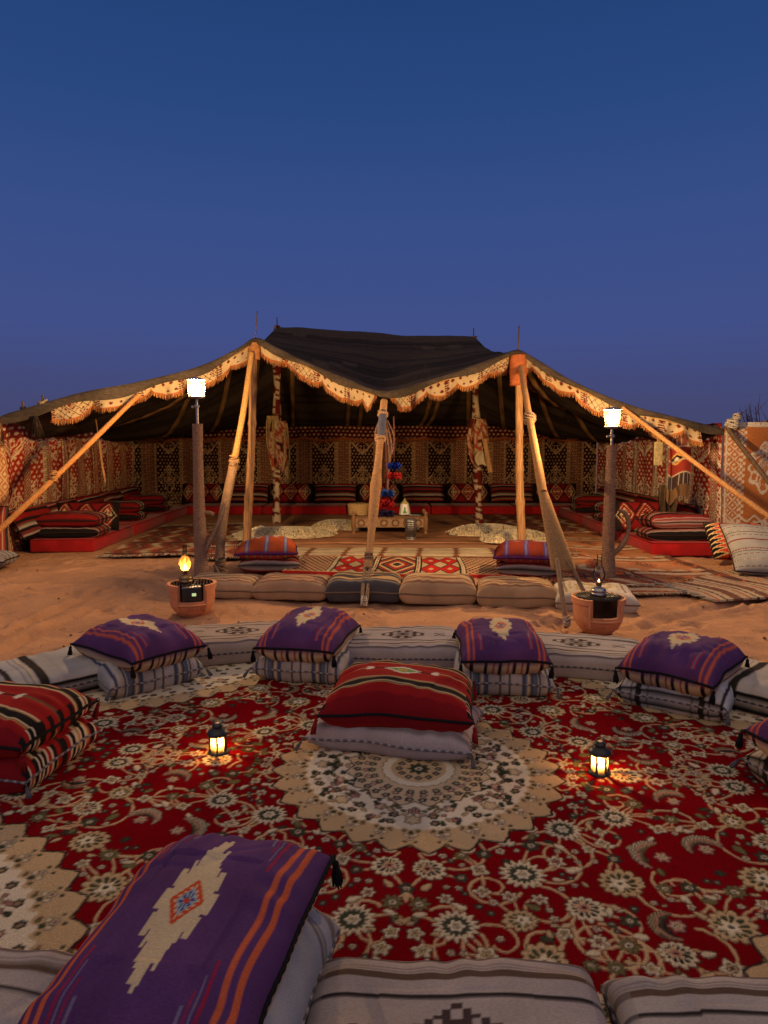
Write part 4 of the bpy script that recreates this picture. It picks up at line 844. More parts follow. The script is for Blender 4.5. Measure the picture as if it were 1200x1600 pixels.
# --- orange cushions by the kilim mat
for k, (x, y, rz, l1, l2) in enumerate(((-1.42, 8.42, 8, 'orange cushion with lilac stripes and purple edge, upper of two', 'red striped cushion under the orange one by the peeled pole'), (1.72, 8.10, -10, 'rust orange cushion with lilac stripes at the right end of the kilim mat', 'red cushion under the rust orange one'))):
    cushion('floor_cushion', l2, 'cushion', (x, y, .09), R(rz), .76, .60, .11, .09, seatstripe(.6), (40, 36), 3.4, .5, .05, seed=80 + k, group='orange and red cushions on the kilim mat ends')
    cushion('floor_cushion', l1, 'cushion', (x - .03, y - .02, .25), R(rz), .74, .64, .15, .07, (orangecov, rustcov)[k], (56, 50), 3.0, .5, .05, seed=82 + k, piping=((.08, .02, .12), .009), droop=.02, group='orange and red cushions on the kilim mat ends')
# ------------------------------------------------------------------ flat rugs inside the tent
def flat_rug(label, cx_, cy_, rz, w_, d_, colf, z=.012, step=(.02, .02), fr=None, thick=.012, name='kilim_rug', seed=0, ends='y', cat='rug'):
    nx, ny = int(w_ / step[0]), int(d_ / step[1]); x, y = np.meshgrid(np.linspace(-w_ / 2, w_ / 2, nx), np.linspace(-d_ / 2, d_ / 2, ny))
    wob = .02 * fbm(x, y, seed + 50, 2, 2); zz = thick + .006 * fbm(x, y, seed + 51, 3, 3) + .010 * np.clip(fbm(x, y, seed + 52, 1.3, 2), 0, 1)
    V = np.stack([x + wob, y + .02 * fbm(x, y, seed + 53, 2, 2), zz], -1).reshape(-1, 3); t = thing(name, label, cat, (cx_, cy_, z), R(rz))
    # skirt so that it has an edge
    G_ = V.reshape(ny, nx, 3); C = colf(x.ravel(), y.ravel())
    loop = np.concatenate([np.arange(nx), np.arange(1, ny) * nx + nx - 1, (ny - 1) * nx + np.arange(nx - 2, -1, -1), np.arange(ny - 2, 0, -1) * nx])
    low_ = V[loop].copy(); low_[:, 2] -= thick * 1.6; n0 = len(V); m_ = len(loop); k = np.arange(m_); F2 = np.stack([loop, n0 + k, n0 + (k + 1) % m_, np.roll(loop, -1)], 1)
    obj('weave', mesh('weave', np.concatenate([V, low_]), np.concatenate([gridF(nx, ny), F2]), np.concatenate([C, C[loop]])), M['kilim'], t)
    if fr:
        for e_ in ((G_[0], -1), (G_[-1], 1)) if ends == 'y' else ((G_[:, 0], -1), (G_[:, -1], 1)):
            g = np.random.default_rng(seed); Q, _ = resample(e_[0], .025); bag = Bag()
            for q_ in Q:
                l = fr[0] * g.uniform(.6, 1.2); dv = np.array((g.normal(0, .3), e_[1], 0)) if ends == 'y' else np.array((e_[1], g.normal(0, .3), 0)); bag.add(tube([q_, q_ + dv * l * .5 + np.array((0, 0, .01)), q_ + dv * l + np.array((0, 0, -.004))], [.007, .007, .004], 4), np.asarray(fr[1]) * g.uniform(.5, 1.2))
            tag(bag.obj('fringe', M['tassel'], t), kind='stuff')
    return t
def kmat(x, y):                           # five squares of red, black and cream
    n = len(x); R_ = (.34, .016, .014); T_ = (.50, .37, .19); C = full(n, R_); p = (x + 1.35) / .54; k = np.floor(p); f = p - k - .5; yy_ = y / 1.1
    end = (k == 0) | (k == 4); two = (k == 1) | (k == 3); mid = (k == 2); st = np.floor(np.abs(f) * 24) / 24 + np.floor(np.abs(yy_) * 24) / 24
    g = np.minimum(np.abs((f + yy_) * 7 % 1 - .5), np.abs((f - yy_) * 7 % 1 - .5)); C = put(C, end, (.20, .03, .025)); C = put(C, end * (g < .13), T_); C = put(C, end * (g > .36), BLACK * 2)
    q = np.abs((yy_ * 2.0) % 1 - .5) * 1.1 + np.abs(np.abs(f) - .21) * 2.4; C = put(C, two, (.46, .34, .18)); C = put(C, two * (q < .66), BLACK * 2); C = put(C, two * (q < .56), (.44, .02, .016)); C = put(C, two * (q < .16), T_)
    m_ = np.floor(st * 14) % 4; C = put(C, mid * (m_ == 0), BLACK * 2); C = put(C, mid * (m_ == 1), T_); C = put(C, mid * (m_ == 3) * ((np.floor(f * 30) + np.floor(yy_ * 30)) % 2 == 0), (.10, .09, .05))
    C = put(C, np.abs(np.abs(f) - .47) < .016, (.55, .45, .28)); C = put(C, np.abs(np.abs(f) - .44) < .014, BLACK); C = put(C, np.abs(yy_) > .54, R_); return put(C, np.abs(np.abs(yy_) - .525) < .012, T_)
flat_rug('red black and cream kilim mat of five patterned squares behind the cushion row', .17, 8.55, -4, 2.72, 1.25, kmat, z=.0, step=(.011, .011), thick=.03, name='kilim_mat', seed=1)
def beige(x, y):
    n = len(x); C = full(n, (.50, .40, .25)) * (1 + .15 * fbm(x, y, 9, 6, 2))[:, None]; C = put(C, (np.abs(y / .28 % 1 - .5) < .05), (.16, .08, .05)); C = put(C, (np.abs(x / .52 % 1 - .5) < .07 + .03 * np.sin(y * 30)), (.20, .075, .04)); return C
flat_rug('beige rug with rust bars lying behind the red kilim mat', .25, 9.78, -3, 3.7, .66, beige, z=.0, step=(.022, .02), seed=2, fr=(.05, (.5, .42, .3)), ends='x')
def brown(k):
    def f(x, y):
        n = len(x); C = full(n, (.28, .13, .07)) * (1 + .2 * fbm(x, y, 14 + k, 3, 3))[:, None]
        a = np.abs((x * .8 + tri(y * 1.4) * .12) / .42 % 1 - .5); C = put(C, a < .10, (.48, .37, .24)); C = put(C, np.abs(a - .28) < .07, (.24, .045, .03)); C = put(C, np.abs(a - .40) < .03, BLACK * 2.5)
        dmx = np.abs(x / .6 % 1 - .5) + np.abs(y / .8 % 1 - .5); C = put(C, (dmx < .22) * (np.abs(dmx * 16 % 1 - .5) < .27), (.42, .10, .03)); C = put(C, np.abs(y / 1.1 % 1 - .5) < .035, (.06, .03, .025)); return C
    return f
flat_rug('faded brown and red kilim rug beside the left seat, its fringe on the sand', -3.25, 11.3, 6, 1.75, 3.7, brown(0), z=.0, step=(.025, .025), seed=3, fr=(.09, (.45, .38, .3)))
flat_rug('dark patterned kilim rug by the foot of the higher pole', -1.95, 9.75, 12, 1.15, 1.1, brown(2), z=.008, step=(.022, .022), seed=4, fr=(.08, (.5, .42, .32)))
def orangek(x, y):
    n = len(x); C = full(n, (.43, .19, .085)) * (1 + .2 * fbm(x, y, 24, 3, 3))[:, None]
    q = (y + .12 * np.sin(x * 3)) / 1.0 % 1; C = put(C, (q > .55) & (q < .66), (.50, .40, .28)); C = put(C, (np.abs(x) > .78), (.16, .07, .045)); C = put(C, (np.abs(q - .85) < .06) & (tri(x * 4) > .4), (.48, .38, .26)); C = put(C, (np.abs(q - .72) < .03) & (hash2(np.floor(x / .12), np.floor(y), 2) > .3), (.07, .03, .025)); C = put(C, np.abs(q - .48) < .02, (.20, .05, .035))
    dm = np.abs(x / .55 % 1 - .5) * 1.0 + np.abs(q - .25) * 1.2; C = put(C, (dm < .25) * (np.abs(dm * 14 % 1 - .5) < .26), (.08, .035, .03)); C = put(C, (np.abs(dm - .30) < .03), (.5, .12, .04)); return C
flat_rug('orange brown kilim rug beside the right seat, behind the right lamp post', 3.0, 9.45, 4, 1.85, 5.0, orangek, z=.0, step=(.022, .022), seed=5, fr=(.07, (.4, .33, .25)))
def stripek(x, y):
    n = len(x); C = full(n, (.44, .34, .23)) * (1 + .2 * fbm(x, y, 25, 3, 3))[:, None]; q = (x * .9 + .05 * np.sin(y * 5)) / .34 % 1; C = put(C, q < .3, (.16, .075, .05)); C = put(C, (q > .5) & (q < .58), (.36, .11, .05)); C = put(C, (q > .75) & (q < .82), (.06, .035, .03)); return C
flat_rug('crumpled cream and brown striped rug under the leaning striped cushion', 4.05, 7.5, 12, 2.0, 1.45, stripek, z=.0, step=(.02, .02), seed=6, fr=(.08, (.4, .35, .28)), ends='x')
flat_rug('tan and maroon kilim rug under the foot of the right lamp post', 2.35, 8.35, 10, 1.2, 2.2, brown(7), z=.006, step=(.022, .022), seed=9, fr=(.08, (.45, .38, .3)))
flat_rug('wide brown kilim rug lying under the low table', .2, 12.35, 0, 3.9, 3.3, lambda x, y: full(len(x), (.36, .17, .085)) * (1 + .25 * fbm(x, y, 33, 3, 3))[:, None] * (1 - .45 * (np.abs(y / .7 % 1 - .5) < .05))[:, None], z=-.004, step=(.05, .05), seed=7)
flat_rug('dark brown kilim rug in front of the back seat', 2.9, 13.6, 0, 1.9, 3.2, brown(4), z=.004, step=(.03, .03), seed=8)
# ------------------------------------------------------------------ red seats along the walls
SEAT = 'red felt seat mattresses along the tent walls'
def seat(label, cx_, cy_, rz, w_, d_, h=.19):
    bm_ = box(0, 0, h / 2, w_, d_, h, 0, .03); t = thing('seat_mattress', label, 'mattress', (cx_, cy_, -.015), R(rz), SEAT); V, F = bm_
    obj('cover', mesh('cover', V, F), M['red'], t)
    lp = np.array([(-w_ / 2 + .01, -d_ / 2 + .01, h - .008), (w_ / 2 - .01, -d_ / 2 + .01, h - .008), (w_ / 2 - .01, d_ / 2 - .01, h - .008), (-w_ / 2 + .01, d_ / 2 - .01, h - .008), (-w_ / 2 + .01, -d_ / 2 + .01, h - .008)])
    V, F = tube(resample(lp, .04)[0], .009, 6, cap=False); obj('piping', mesh('piping', V, F, full(len(V), (.22, .01, .012))), M['tassel'], t)
for k in range(3): seat(('red felt seat mattress under the front cushion pile on the left', 'red felt seat mattress, middle of the left wall row', 'red felt seat mattress in the back left corner')[k], -4.73 - .09 * k, 10.78 + 1.93 * k, 3, .92, 1.90)
for k in range(3): seat(('red felt seat mattress under the front cushion pile on the right', 'red felt seat mattress, middle of the right wall row', 'red felt seat mattress in the back right corner')[k], 4.22 + .05 * k, 10.42 + 1.93 * k, -1.5, .88, 1.90)
for k in range(5): seat('%s red felt seat mattress along the back wall counted from the left corner' % ('first','second','third','fourth','fifth','sixth','seventh','eighth','ninth')[k], -3.75 + 1.93 * k, 15.95, 0, 1.91, .9)
def wcush(label, loc, rz, w_, d_, t_, colf, tilt=(0, 0), seed=0, n=(40, 32), grp='cushions on the wall seats', p=3.6): return cushion('seat_cushion', label, 'cushion', loc, R(rz), w_, d_, t_ * .55, t_ * .45, colf, n, p, .45, .03, seed=seed, tilt=tilt, group=grp, piping=((.03, .015, .015), .006))
# front piles
wcush('striped red and black cushion, lower of the pile on the left red seat', (-4.70, 10.22, .26), 4, .98, .62, .19, seatstripe(.1), seed=1, n=(60, 50)); wcush('striped red and black cushion, top of the pile on the left red seat', (-4.66, 10.20, .44), 1, .92, .60, .20, seatstripe(.55), seed=2, n=(60, 50))
wcush('striped red and black cushion, lower of the pile on the right red seat', (4.22, 9.92, .26), -2, .94, .62, .20, seatstripe(.3), seed=3, n=(60, 50)); wcush('striped red and black cushion, top of the pile on the right red seat', (4.24, 9.94, .45), 2, .88, .60, .22, seatstripe(.8), seed=4, n=(60, 50))
# leaning diamond cushions behind the piles
wcush('red cushion with cream diamonds leaning behind the left pile', (-4.78, 10.95, .40), 6, 1.0, .46, .18, diamondcov, (68, 0), 5, (56, 36)); wcush('red cushion with cream diamonds leaning behind the right pile', (4.12, 10.75, .42), -4, .98, .48, .18, diamondcov, (66, 0), 6, (56, 36))
# long bolsters against the walls
for k in range(5): wcush('%s black and red striped bolster along the left wall counted from the entrance' % ('first','second','third','fourth','fifth','sixth','seventh','eighth','ninth')[k], (-5.20 - .10 * k, 10.1 + 1.25 * k, .42), 94, 1.22, .46, .20, seatstripe(.2 * k), (62, 0), 10 + k)
for k in range(4): wcush('%s black and red striped bolster along the right wall counted from the entrance' % ('first','second','third','fourth','fifth','sixth','seventh','eighth','ninth')[k], (4.72 + .05 * k, 11.1 + 1.3 * k, .42), -92, 1.25, .46, .20, seatstripe(.3 * k), (62, 0), 20 + k)
for k in range(9): wcush(('%s bolster along the back wall from the left corner, red with cream diamonds' if k % 2 == 0 else '%s bolster along the back wall from the left corner, dark stripes') % ('first','second','third','fourth','fifth','sixth','seventh','eighth','ninth')[k], (-4.35 + 1.06 * k, 16.42, .42), 0, 1.02, .48, .20, diamondcov if k % 2 == 0 else seatstripe(.4), (66, 0), 30 + k)
for k, (x, y) in enumerate(((-4.85, 12.5), (-4.95, 14.2), (4.25, 12.3), (4.3, 14.0))):
    for j in range(2): wcush('dark striped cushion, %s, on the %s wall seat %s' % (('lower one of a pair', 'upper one of a pair')[j], ('left', 'right')[k // 2], ('half way back', 'far back')[k % 2]), (x, y, .26 + .17 * j), (4, -3)[k // 2], .85, .62, .18, seatstripe(.15 + .3 * j), seed=50 + 2 * k + j, n=(36, 30))
# leaning cushions at the right end and at the left end
def bigstripe(u, v, side, z):
    n = len(u); C = full(n, (.28, .28, .27)) * (1 + .07 * fbm(u, v, 3, 5, 2))[:, None]; q = (v + 1) * 5.0; k = np.floor(q); f = q - k
    C = put(C, (np.abs(f - .5) < .10) * (k % 2 == 1), (.17, .018, .022)); C = put(C, (np.abs(f - .5) < .04) * (k % 2 == 1) * (tri(u * 22) > .5), (.52, .5, .45)); C = put(C, (np.abs(f - .5) < .05) * (k % 2 == 0) * (tri(u * 9) > .35), (.14, .03, .03)); C = put(C, (np.abs(f - .12) < .025), BLACK * 2); return C
def zigcov(u, v, side, z):
    n = len(u); C = full(n, (.22, .012, .014)); C = put(C, np.abs(u) > .55, BLACK); C = put(C, (np.abs(u) > .55) * (tri(v * 4) > (np.abs(u) - .55) * 2.2), (.50, .06, .03)); C = put(C, (np.abs(u) > .55) * (np.abs(tri(v * 4) - (np.abs(u) - .55) * 2.2) < .16), (.60, .46, .24)); dm = np.abs(u) + np.abs((v * 1.4) % 1 - .5) * 1.2; C = put(C, np.abs(dm - .4) < .05, (.56, .42, .2)); C = put(C, dm < .2, BLACK); return C
wcush('white cushion with dark red stripes leaning against the orange wall cloth', (4.72, 8.10, .27), -9, 1.15, .86, .24, bigstripe, (33, 4), 61, (110, 90), 'cushions leaning at the tent ends', 3.2); wcush('red black and yellow zigzag cushion leaning behind the white striped one', (4.66, 8.92, .28), -4, .74, .58, .22, zigcov, (46, 0), 62, (80, 70), 'cushions leaning at the tent ends', 3.2)
wcush('white cushion with dark ends lying on the sand by the left wall', (-5.12, 8.5, .10), 8, .8, .5, .2, bigstripe, seed=63, n=(60, 50), grp='cushions leaning at the tent ends')
def hangcol(u, v, side, z): n = len(u); C = full(n, (.36, .05, .03)); q = u * 3.5 % 1; C = put(C, q < .12, IVORY * .8); C = put(C, (q > .4) & (q < .58), (.05, .05, .05)); return put(C, (q > .7) & (q < .76), IVORY * .8)
wcush('red mattress with white and black stripes standing on edge at the left end', (-5.42, 9.05, .36), 8, .75, .72, .16, hangcol, (84, 0), 64, (60, 50), 'cushions leaning at the tent ends', 6)

# ------------------------------------------------------------------ sheepskins
def sheepskin(label, cx_, cy_, rz, w_, d_, seed, n=2300):
    g = np.random.default_rng(seed); t = thing('sheepskin', label, 'sheepskin', (cx_, cy_, .012), R(rz), 'sheepskins on the tent floor'); nx = 40; a = np.linspace(0, 2 * pi, nx, endpoint=False)
    ro = 1 + .16 * np.sin(2 * a + 1) + .10 * np.sin(3 * a + seed) + .06 * np.sin(7 * a); ro_ = lambda t_: np.interp(t_ % (2 * pi), np.r_[a, 2 * pi], np.r_[ro, ro[0]])
    nr, na_ = 60, 160; A_, F_ = np.meshgrid(np.linspace(0, 2 * pi, na_, endpoint=False), np.linspace(1, .01, nr)); x = w_ / 2 * F_ * ro_(A_) * np.cos(A_); y = d_ / 2 * F_ * ro_(A_) * np.sin(A_)
    lk_ = np.abs(fbm(x, y, seed, 26, 3, .7)); z = .005 + .12 * (1 - F_ ** 3) + .022 * lk_ * (1 - F_ ** 8) + .045 * fbm(x, y, seed + 4, 5, 2) * (1 - F_ ** 4)
    x = x + .02 * fbm(x, y, seed + 6, 26, 2); V = np.stack([x, y + .02 * fbm(x, y, seed + 7, 26, 2), z], -1).reshape(-1, 3); C = full(len(V), (.92, .80, .52)) * (.80 + .20 * np.clip(lk_.ravel() * 1.5, 0, 1))[:, None]
    obj('fleece', mesh('fleece', V, gridF(na_, nr, True), C), M['wool'], t)
    V = []; F = []; C = []
    for i in range(n):
        th = g.uniform(0, 2 * pi); q = math.sqrt(g.uniform(.02, 1.0)); d = np.array((cos(th + g.normal(0, .5)), sin(th + g.normal(0, .5)), 0)); l = g.uniform(.04, .09); s_ = np.array((-d[1], d[0], 0)) * g.uniform(.008, .015); p0 = np.array((w_ / 2 * q * ro_(th) * cos(th), d_ / 2 * q * ro_(th) * sin(th), .03 + .12 * (1 - q ** 3))); p1 = p0 + d * l * .5 + np.array((0, 0, .022)); p2 = p0 + d * l + np.array((0, 0, .004 - .03 * q ** 6)); k = len(V); V += [p0 - s_, p0 + s_, p1 + s_ * .9, p1 - s_ * .9, p2]; F += [[k, k + 1, k + 2, k + 3], [k + 3, k + 2, k + 4]]; C += [np.array((.92, .80, .52)) * g.uniform(.75, 1.1)] * 5
    tag(obj('wool_locks', mesh('wool_locks', np.array(V), F, np.array(C)), M['wool'], t), kind='stuff')
sheepskin('cream sheepskin between the higher peeled pole and the low table', -1.72, 11.35, 10, 1.45, .9, 1); sheepskin('small cream sheepskin by the basket end of the table', -.85, 12.55, -5, .85, .8, 2, 1500)
sheepskin('cream sheepskin right of the low table, near the lower peeled pole', 1.82, 11.75, -20, 1.15, 1.0, 3); sheepskin('cream sheepskin right behind the lower peeled pole', 2.15, 10.95, 15, 1.0, .7, 4, 1700)
# ------------------------------------------------------------------ low table and what stands on it
TX, TY = .10, 12.15
tb = thing('low_table', 'low carved wooden table with turned corner knobs inside the tent', 'table', (TX, TY, 0))
def cc(n, c): return full(n, c)
WD = np.array((.27, .145, .07))
V, F = box(0, 0, .295, 1.30, .62, .03, 0, .006); obj('table_top', mesh('table_top', V, F, cc(len(V), WD * .8)), M['carved'], tb)
for sy in (-1, 1):
    nx_, nz_ = 160, 30; x, z = np.meshgrid(np.linspace(-.60, .60, nx_), np.linspace(.12, .275, nz_)); q = x / .2 % 1 - .5; zz_ = (z - .197) / .075; r = np.hypot(q * 2.6, zz_)
    rel_ = .006 * np.cos(r * 9) * (r < 1); C = full(nx_ * nz_, WD); rr = r.ravel(); C = put(C, np.abs(rr - .75) < .1, (.12, .06, .03)); C = put(C, rr < .32, (.52, .44, .32)); C = put(C, rr < .14, (.06, .03, .02)); C = put(C, (np.abs(zz_.ravel()) > .86), (.36, .22, .12)); C = put(C, (rr > .95) * ((np.floor(x.ravel() / .018) + np.floor(z.ravel() / .018)) % 2 == 0) * (np.abs(zz_.ravel()) < .8), (.42, .30, .18))
    V = np.stack([x, np.full_like(x, sy * .305) - sy * .004 + sy * rel_, z], -1).reshape(-1, 3); V2 = V.copy(); V2[:, 1] -= sy * .02
    obj('carved_panel', mesh('carved_panel', np.concatenate([V, V2]), np.concatenate([gridF(nx_, nz_), gridF(nx_, nz_)[:, ::-1] + len(V)]), np.concatenate([C, C])), M['carved'], tb)
for sx_ in (-1, 1): V, F = box(sx_ * .62, 0, .197, .02, .58, .155, 0, .004); obj('side_panel', mesh('side_panel', V, F, cc(len(V), WD)), M['carved'], tb)
for sx_ in (-1, 1):
    for sy in (-1, 1):
        V, F = lathe([(.02, 0), (.034, .0), (.034, .03), (.022, .05), (.03, .09), (.042, .11), (.042, .30), (.03, .315), (.02, .33), (.036, .35), (.034, .375), (.012, .40), (.001, .402)], 12, (sx_ * .63, sy * .29, -.005)); obj('leg', mesh('leg', V, F, cc(len(V), WD * .95)), M['carved'], tb)
bk = thing('basket', 'round plaited straw basket on the end of the low table', 'basket', (TX - .56, TY, .31)); bag = Bag()
for k in range(7): a = np.linspace(0, 2 * pi, 40); rr = .155 + .02 * k / 6; bag.add(tube(np.stack([rr * np.cos(a), rr * .9 * np.sin(a), np.full(40, .016 + .028 * k)], 1), .016, 6, (.03, .35), cap=False))
bag.obj('wall', M['straw'], bk); obj('bottom', Bag().add(lathe([(.001, .006), (.15, .006), (.15, .02), (.001, .02)], 20)).mesh('bottom'), M['straw'], bk)
V, F = lathe([(.001, .205), (.10, .205), (.175, .19), (.178, .178), (.001, .178)], 24); obj('lid', mesh('lid', V, F), M['straw'], bk)
# tapered green and white lamp
gl = thing('painted_jar', 'tapered white jar painted with green arches on the low table', 'jar', (TX + .27, TY - .04, .312)); nz_, na = 40, 6
prof = [(.085, 0), (.10, .012), (.098, .05), (.075, .19), (.066, .20), (.07, .215), (.03, .255), (.012, .275), (.014, .295), (.001, .30)]
V, F = lathe([(np.interp(z, [p_[1] for p_ in prof], [p_[0] for p_ in prof]), z) for z in np.linspace(0, .3, nz_)], 48); z = V[:, 2]; th = np.arctan2(V[:, 1], V[:, 0]); C = full(len(V), (.80, .78, .70)); f = (th / (pi / 3)) % 1 - .5
C = put(C, (np.abs(f) < .30 * np.sqrt(np.clip((.165 - z) / .12, 0, 1))) * (z > .035) * (z < .165) * (np.floor(th / (pi / 3)) % 2 == 0), (.02, .22, .05)); C = put(C, (z < .014), (.05, .3, .1)); C = put(C, (z > .2), (.42, .36, .12)); C = put(C, (np.abs(f) < .08) * (z < .12) * (z > .05), (.05, .35, .12)); obj('body', mesh('body', V, F, C), M['ceramic'], gl)
# tray, bowl, glasses
tr = thing('tray', 'flat grey metal tray on the low table beside the painted jar', 'tray', (TX + .45, TY - .05, .3105)); V, F = lathe([(.001, .0), (.18, .0), (.20, .022), (.194, .022), (.176, .005), (.001, .005)], 28); obj('dish', mesh('dish', V, F), M['steel'], tr)
bw_ = thing('bowl', 'dark wooden bowl on the low table between glasses and jar', 'bowl', (TX - .02, TY - .03, .3105)); V, F = lathe([(.04, 0), (.09, .02), (.13, .065), (.122, .065), (.085, .03), (.001, .018)], 24); obj('body', mesh('body', V, F, cc(len(V), (.09, .05, .03))), M['carved'], bw_)
M['glass'] = thin_glass('clear_glass', (.93, .95, .95))
for k, dx in enumerate((-.20, -.13)):
    t = thing('tea_glass', ('small tea glass nearer the front edge of the low table', 'small tea glass set further in on the low table')[k], 'glass', (TX + dx, TY - .12 + .07 * k, .3105), 0, 'tea glasses on the low table'); V, F = lathe([(.001, .004), (.028, .0), (.024, .03), (.034, .10), (.033, .10), (.022, .03), (.001, .008)], 16); obj('body', mesh('body', V, F), M['glass'], t)
cn = thing('milk_can', 'tall ribbed galvanised can standing in front of the low table', 'can', (.44, 11.14, -.005)); prof = [(.001, 0), (.082, 0)] + [(.086 + .012 * z / .34 + .0022 * sin(z * 190), z) for z in np.linspace(.01, .32, 60)] + [(.104, .325), (.104, .34), (.096, .34), (.092, .05), (.001, .045)]
V, F = lathe(prof, 32); obj('body', mesh('body', V, F), M['zinc'], cn); V, F = tube(resample([(.10, 0, .30), (.14, 0, .28), (.14, 0, .20), (.098, 0, .17)], .01)[0], .006, 6); obj('handle', mesh('handle', V, F), M['zinc'], cn)

# ------------------------------------------------------------------ brazier pots
M['shadeclay'] = mat('shade_dark_clay', (.085, .038, .024), rough=.95, var=.35, vscale=12, spec=.1)  # darkened clay: the shade inside the pots is put into the colour
def pot(base, rz, label, holder):
    t = thing('brazier_pot', label, 'pot', (base[0], base[1], -.012), R(rz), 'terracotta brazier pots'); r0 = .205; h = .295; th_ = .022
    def rad(z): f = np.clip(z / h, 0, 1); return .115 + (r0 - .012 - .115) * np.sin(np.clip(f * 2.1, 0, 1) * pi / 2) ** .8 + .012 * f
    na = 97; A = np.linspace(-pi / 2 - pi, pi / 2 - .0, na); zs = np.r_[0, np.linspace(.006, .14, 12), .15, np.linspace(.16, .245, 6), .246, .250, .29, h]
    cut = R(33)
    def shell(inner):
        V = []
        for z in zs:
            r = rad(z) - (th_ if inner else 0) + (0 if inner or z < .2465 else .012)
            V += [[r * cos(a), r * sin(a), max(z, .03) if inner else z] for a in np.linspace(0, 2 * pi, 96, endpoint=False)]
        return np.array(V)
    V1, V2 = shell(False), shell(True); n = 96; nz2 = len(zs); F = []; Fi = []; inside = lambda i, j: (abs(((i + .5) / n * 2 * pi - 1.5 * pi)) < cut) and zs[j] >= .149
    keep = np.array([[not inside(i, j) for i in range(n)] for j in range(nz2 - 1)]); N1 = len(V1)
    for j in range(nz2 - 1):
        for i in range(n):
            i2 = (i + 1) % n
            if keep[j, i]:
                F.append([j * n + i, j * n + i2, (j + 1) * n + i2, (j + 1) * n + i]); Fi.append([(j + 1) * n + i, (j + 1) * n + i2, j * n + i2, j * n + i])
                if j == nz2 - 2: F.append([(j + 1) * n + i, (j + 1) * n + i2, N1 + (j + 1) * n + i2, N1 + (j + 1) * n + i])
                for di in (-1, 1):
                    if not keep[j, (i + di) % n]: e_ = i if di < 0 else i2; F.append([j * n + e_, (j + 1) * n + e_, N1 + (j + 1) * n + e_, N1 + j * n + e_])
                if j + 1 < nz2 - 1 and not keep[j + 1, i]: F.append([(j + 1) * n + i, (j + 1) * n + i2, N1 + (j + 1) * n + i2, N1 + (j + 1) * n + i])
    V = np.concatenate([V1, V2]); F.append(list(range(n))[::-1]); Fi.append([k for k in range(n)])
    obj('body', mesh('body', V, F, smooth=False), M['terracotta'], t); obj('shade_dark_lining', mesh('shade_dark_lining', V2, Fi), M['shadeclay'], t)  # inner shell coloured dark to stand for the shade in the opening
    for s in (-1, 1):                     # raised frame beside the opening
        a = 1.5 * pi + s * (cut + .09); P_ = [((rad(z) + .004) * cos(a), (rad(z) + .004) * sin(a), z) for z in np.linspace(.05, .25, 14)]; V, F = tube(P_, .011, 8); obj('frame_rib', mesh('frame_rib', V, F), M['terracotta'], t)
    P_ = [((rad(.118) + .004) * cos(a), (rad(.118) + .004) * sin(a), .122) for a in np.linspace(1.5 * pi - cut - .09, 1.5 * pi + cut + .09, 20)]; V, F = tube(P_, .010, 8); obj('frame_rib', mesh('frame_rib', V, F), M['terracotta'], t)
    bag = Bag()                           # worn relief marks under the opening
    for k in range(7):
        a = 1.5 * pi + (k - 3) * .10; z0, z1 = .070, .098; bag.add(tube([((rad(z0) + .001) * cos(a), (rad(z0) + .001) * sin(a), z0), ((rad(z1) + .001) * cos(a + .02), (rad(z1) + .001) * sin(a + .02), z1)], .0035, 5))
    bag.obj('relief_band', M['terracotta'], t)
    bag = Bag(); rr = r0 - .006
    for k in range(15): x = (k - 7) / 7.6 * rr; y = math.sqrt(max(rr * rr - x * x, 0)); bag.add(tube([(x, -y, h + .003), (x, y, h + .003)], .0038, 5))
    for k in (-.1, .1): y = math.sqrt(rr * rr - k * k); bag.add(tube([(-y, k, h - .003), (y, k, h - .003)], .0045, 5))
    obj('grill', bag.mesh('grill'), M['iron'], t)
    return t
PL_, PR_ = G(292, 966), G(945, 994); PL_[1] += .19; PR_[1] += .19
pot(PL_, 14, 'terracotta brazier pot holding a black device, lit oil lamp on top', None); pot(PR_, 4, 'empty terracotta brazier pot with a clear glass oil lamp on top', None)
dv_ = thing('battery_box', 'small black box with a lit little screen inside the terracotta pot', 'device', (PL_[0], PL_[1], .02), R(14)); V, F = box(.0, -.10, .165, .17, .14, .16, 0, .008); obj('case', mesh('case', V, F), M['plastic'], dv_)
V, F = box(0, -.105, .2485, .165, .13, .008, 0, .003); obj('lid', mesh('lid', V, F), M['steel'], dv_); V, F = box(.02, -.171, .185, .036, .004, .026); obj('screen', mesh('screen', V, F), emat('lit_screen', (.62, .75, .35), .9), dv_)
V, F = box(.02, -.1705, .185, .06, .003, .05, 0, .001); obj('screen_frame', mesh('screen_frame', V, F), M['iron'], dv_)
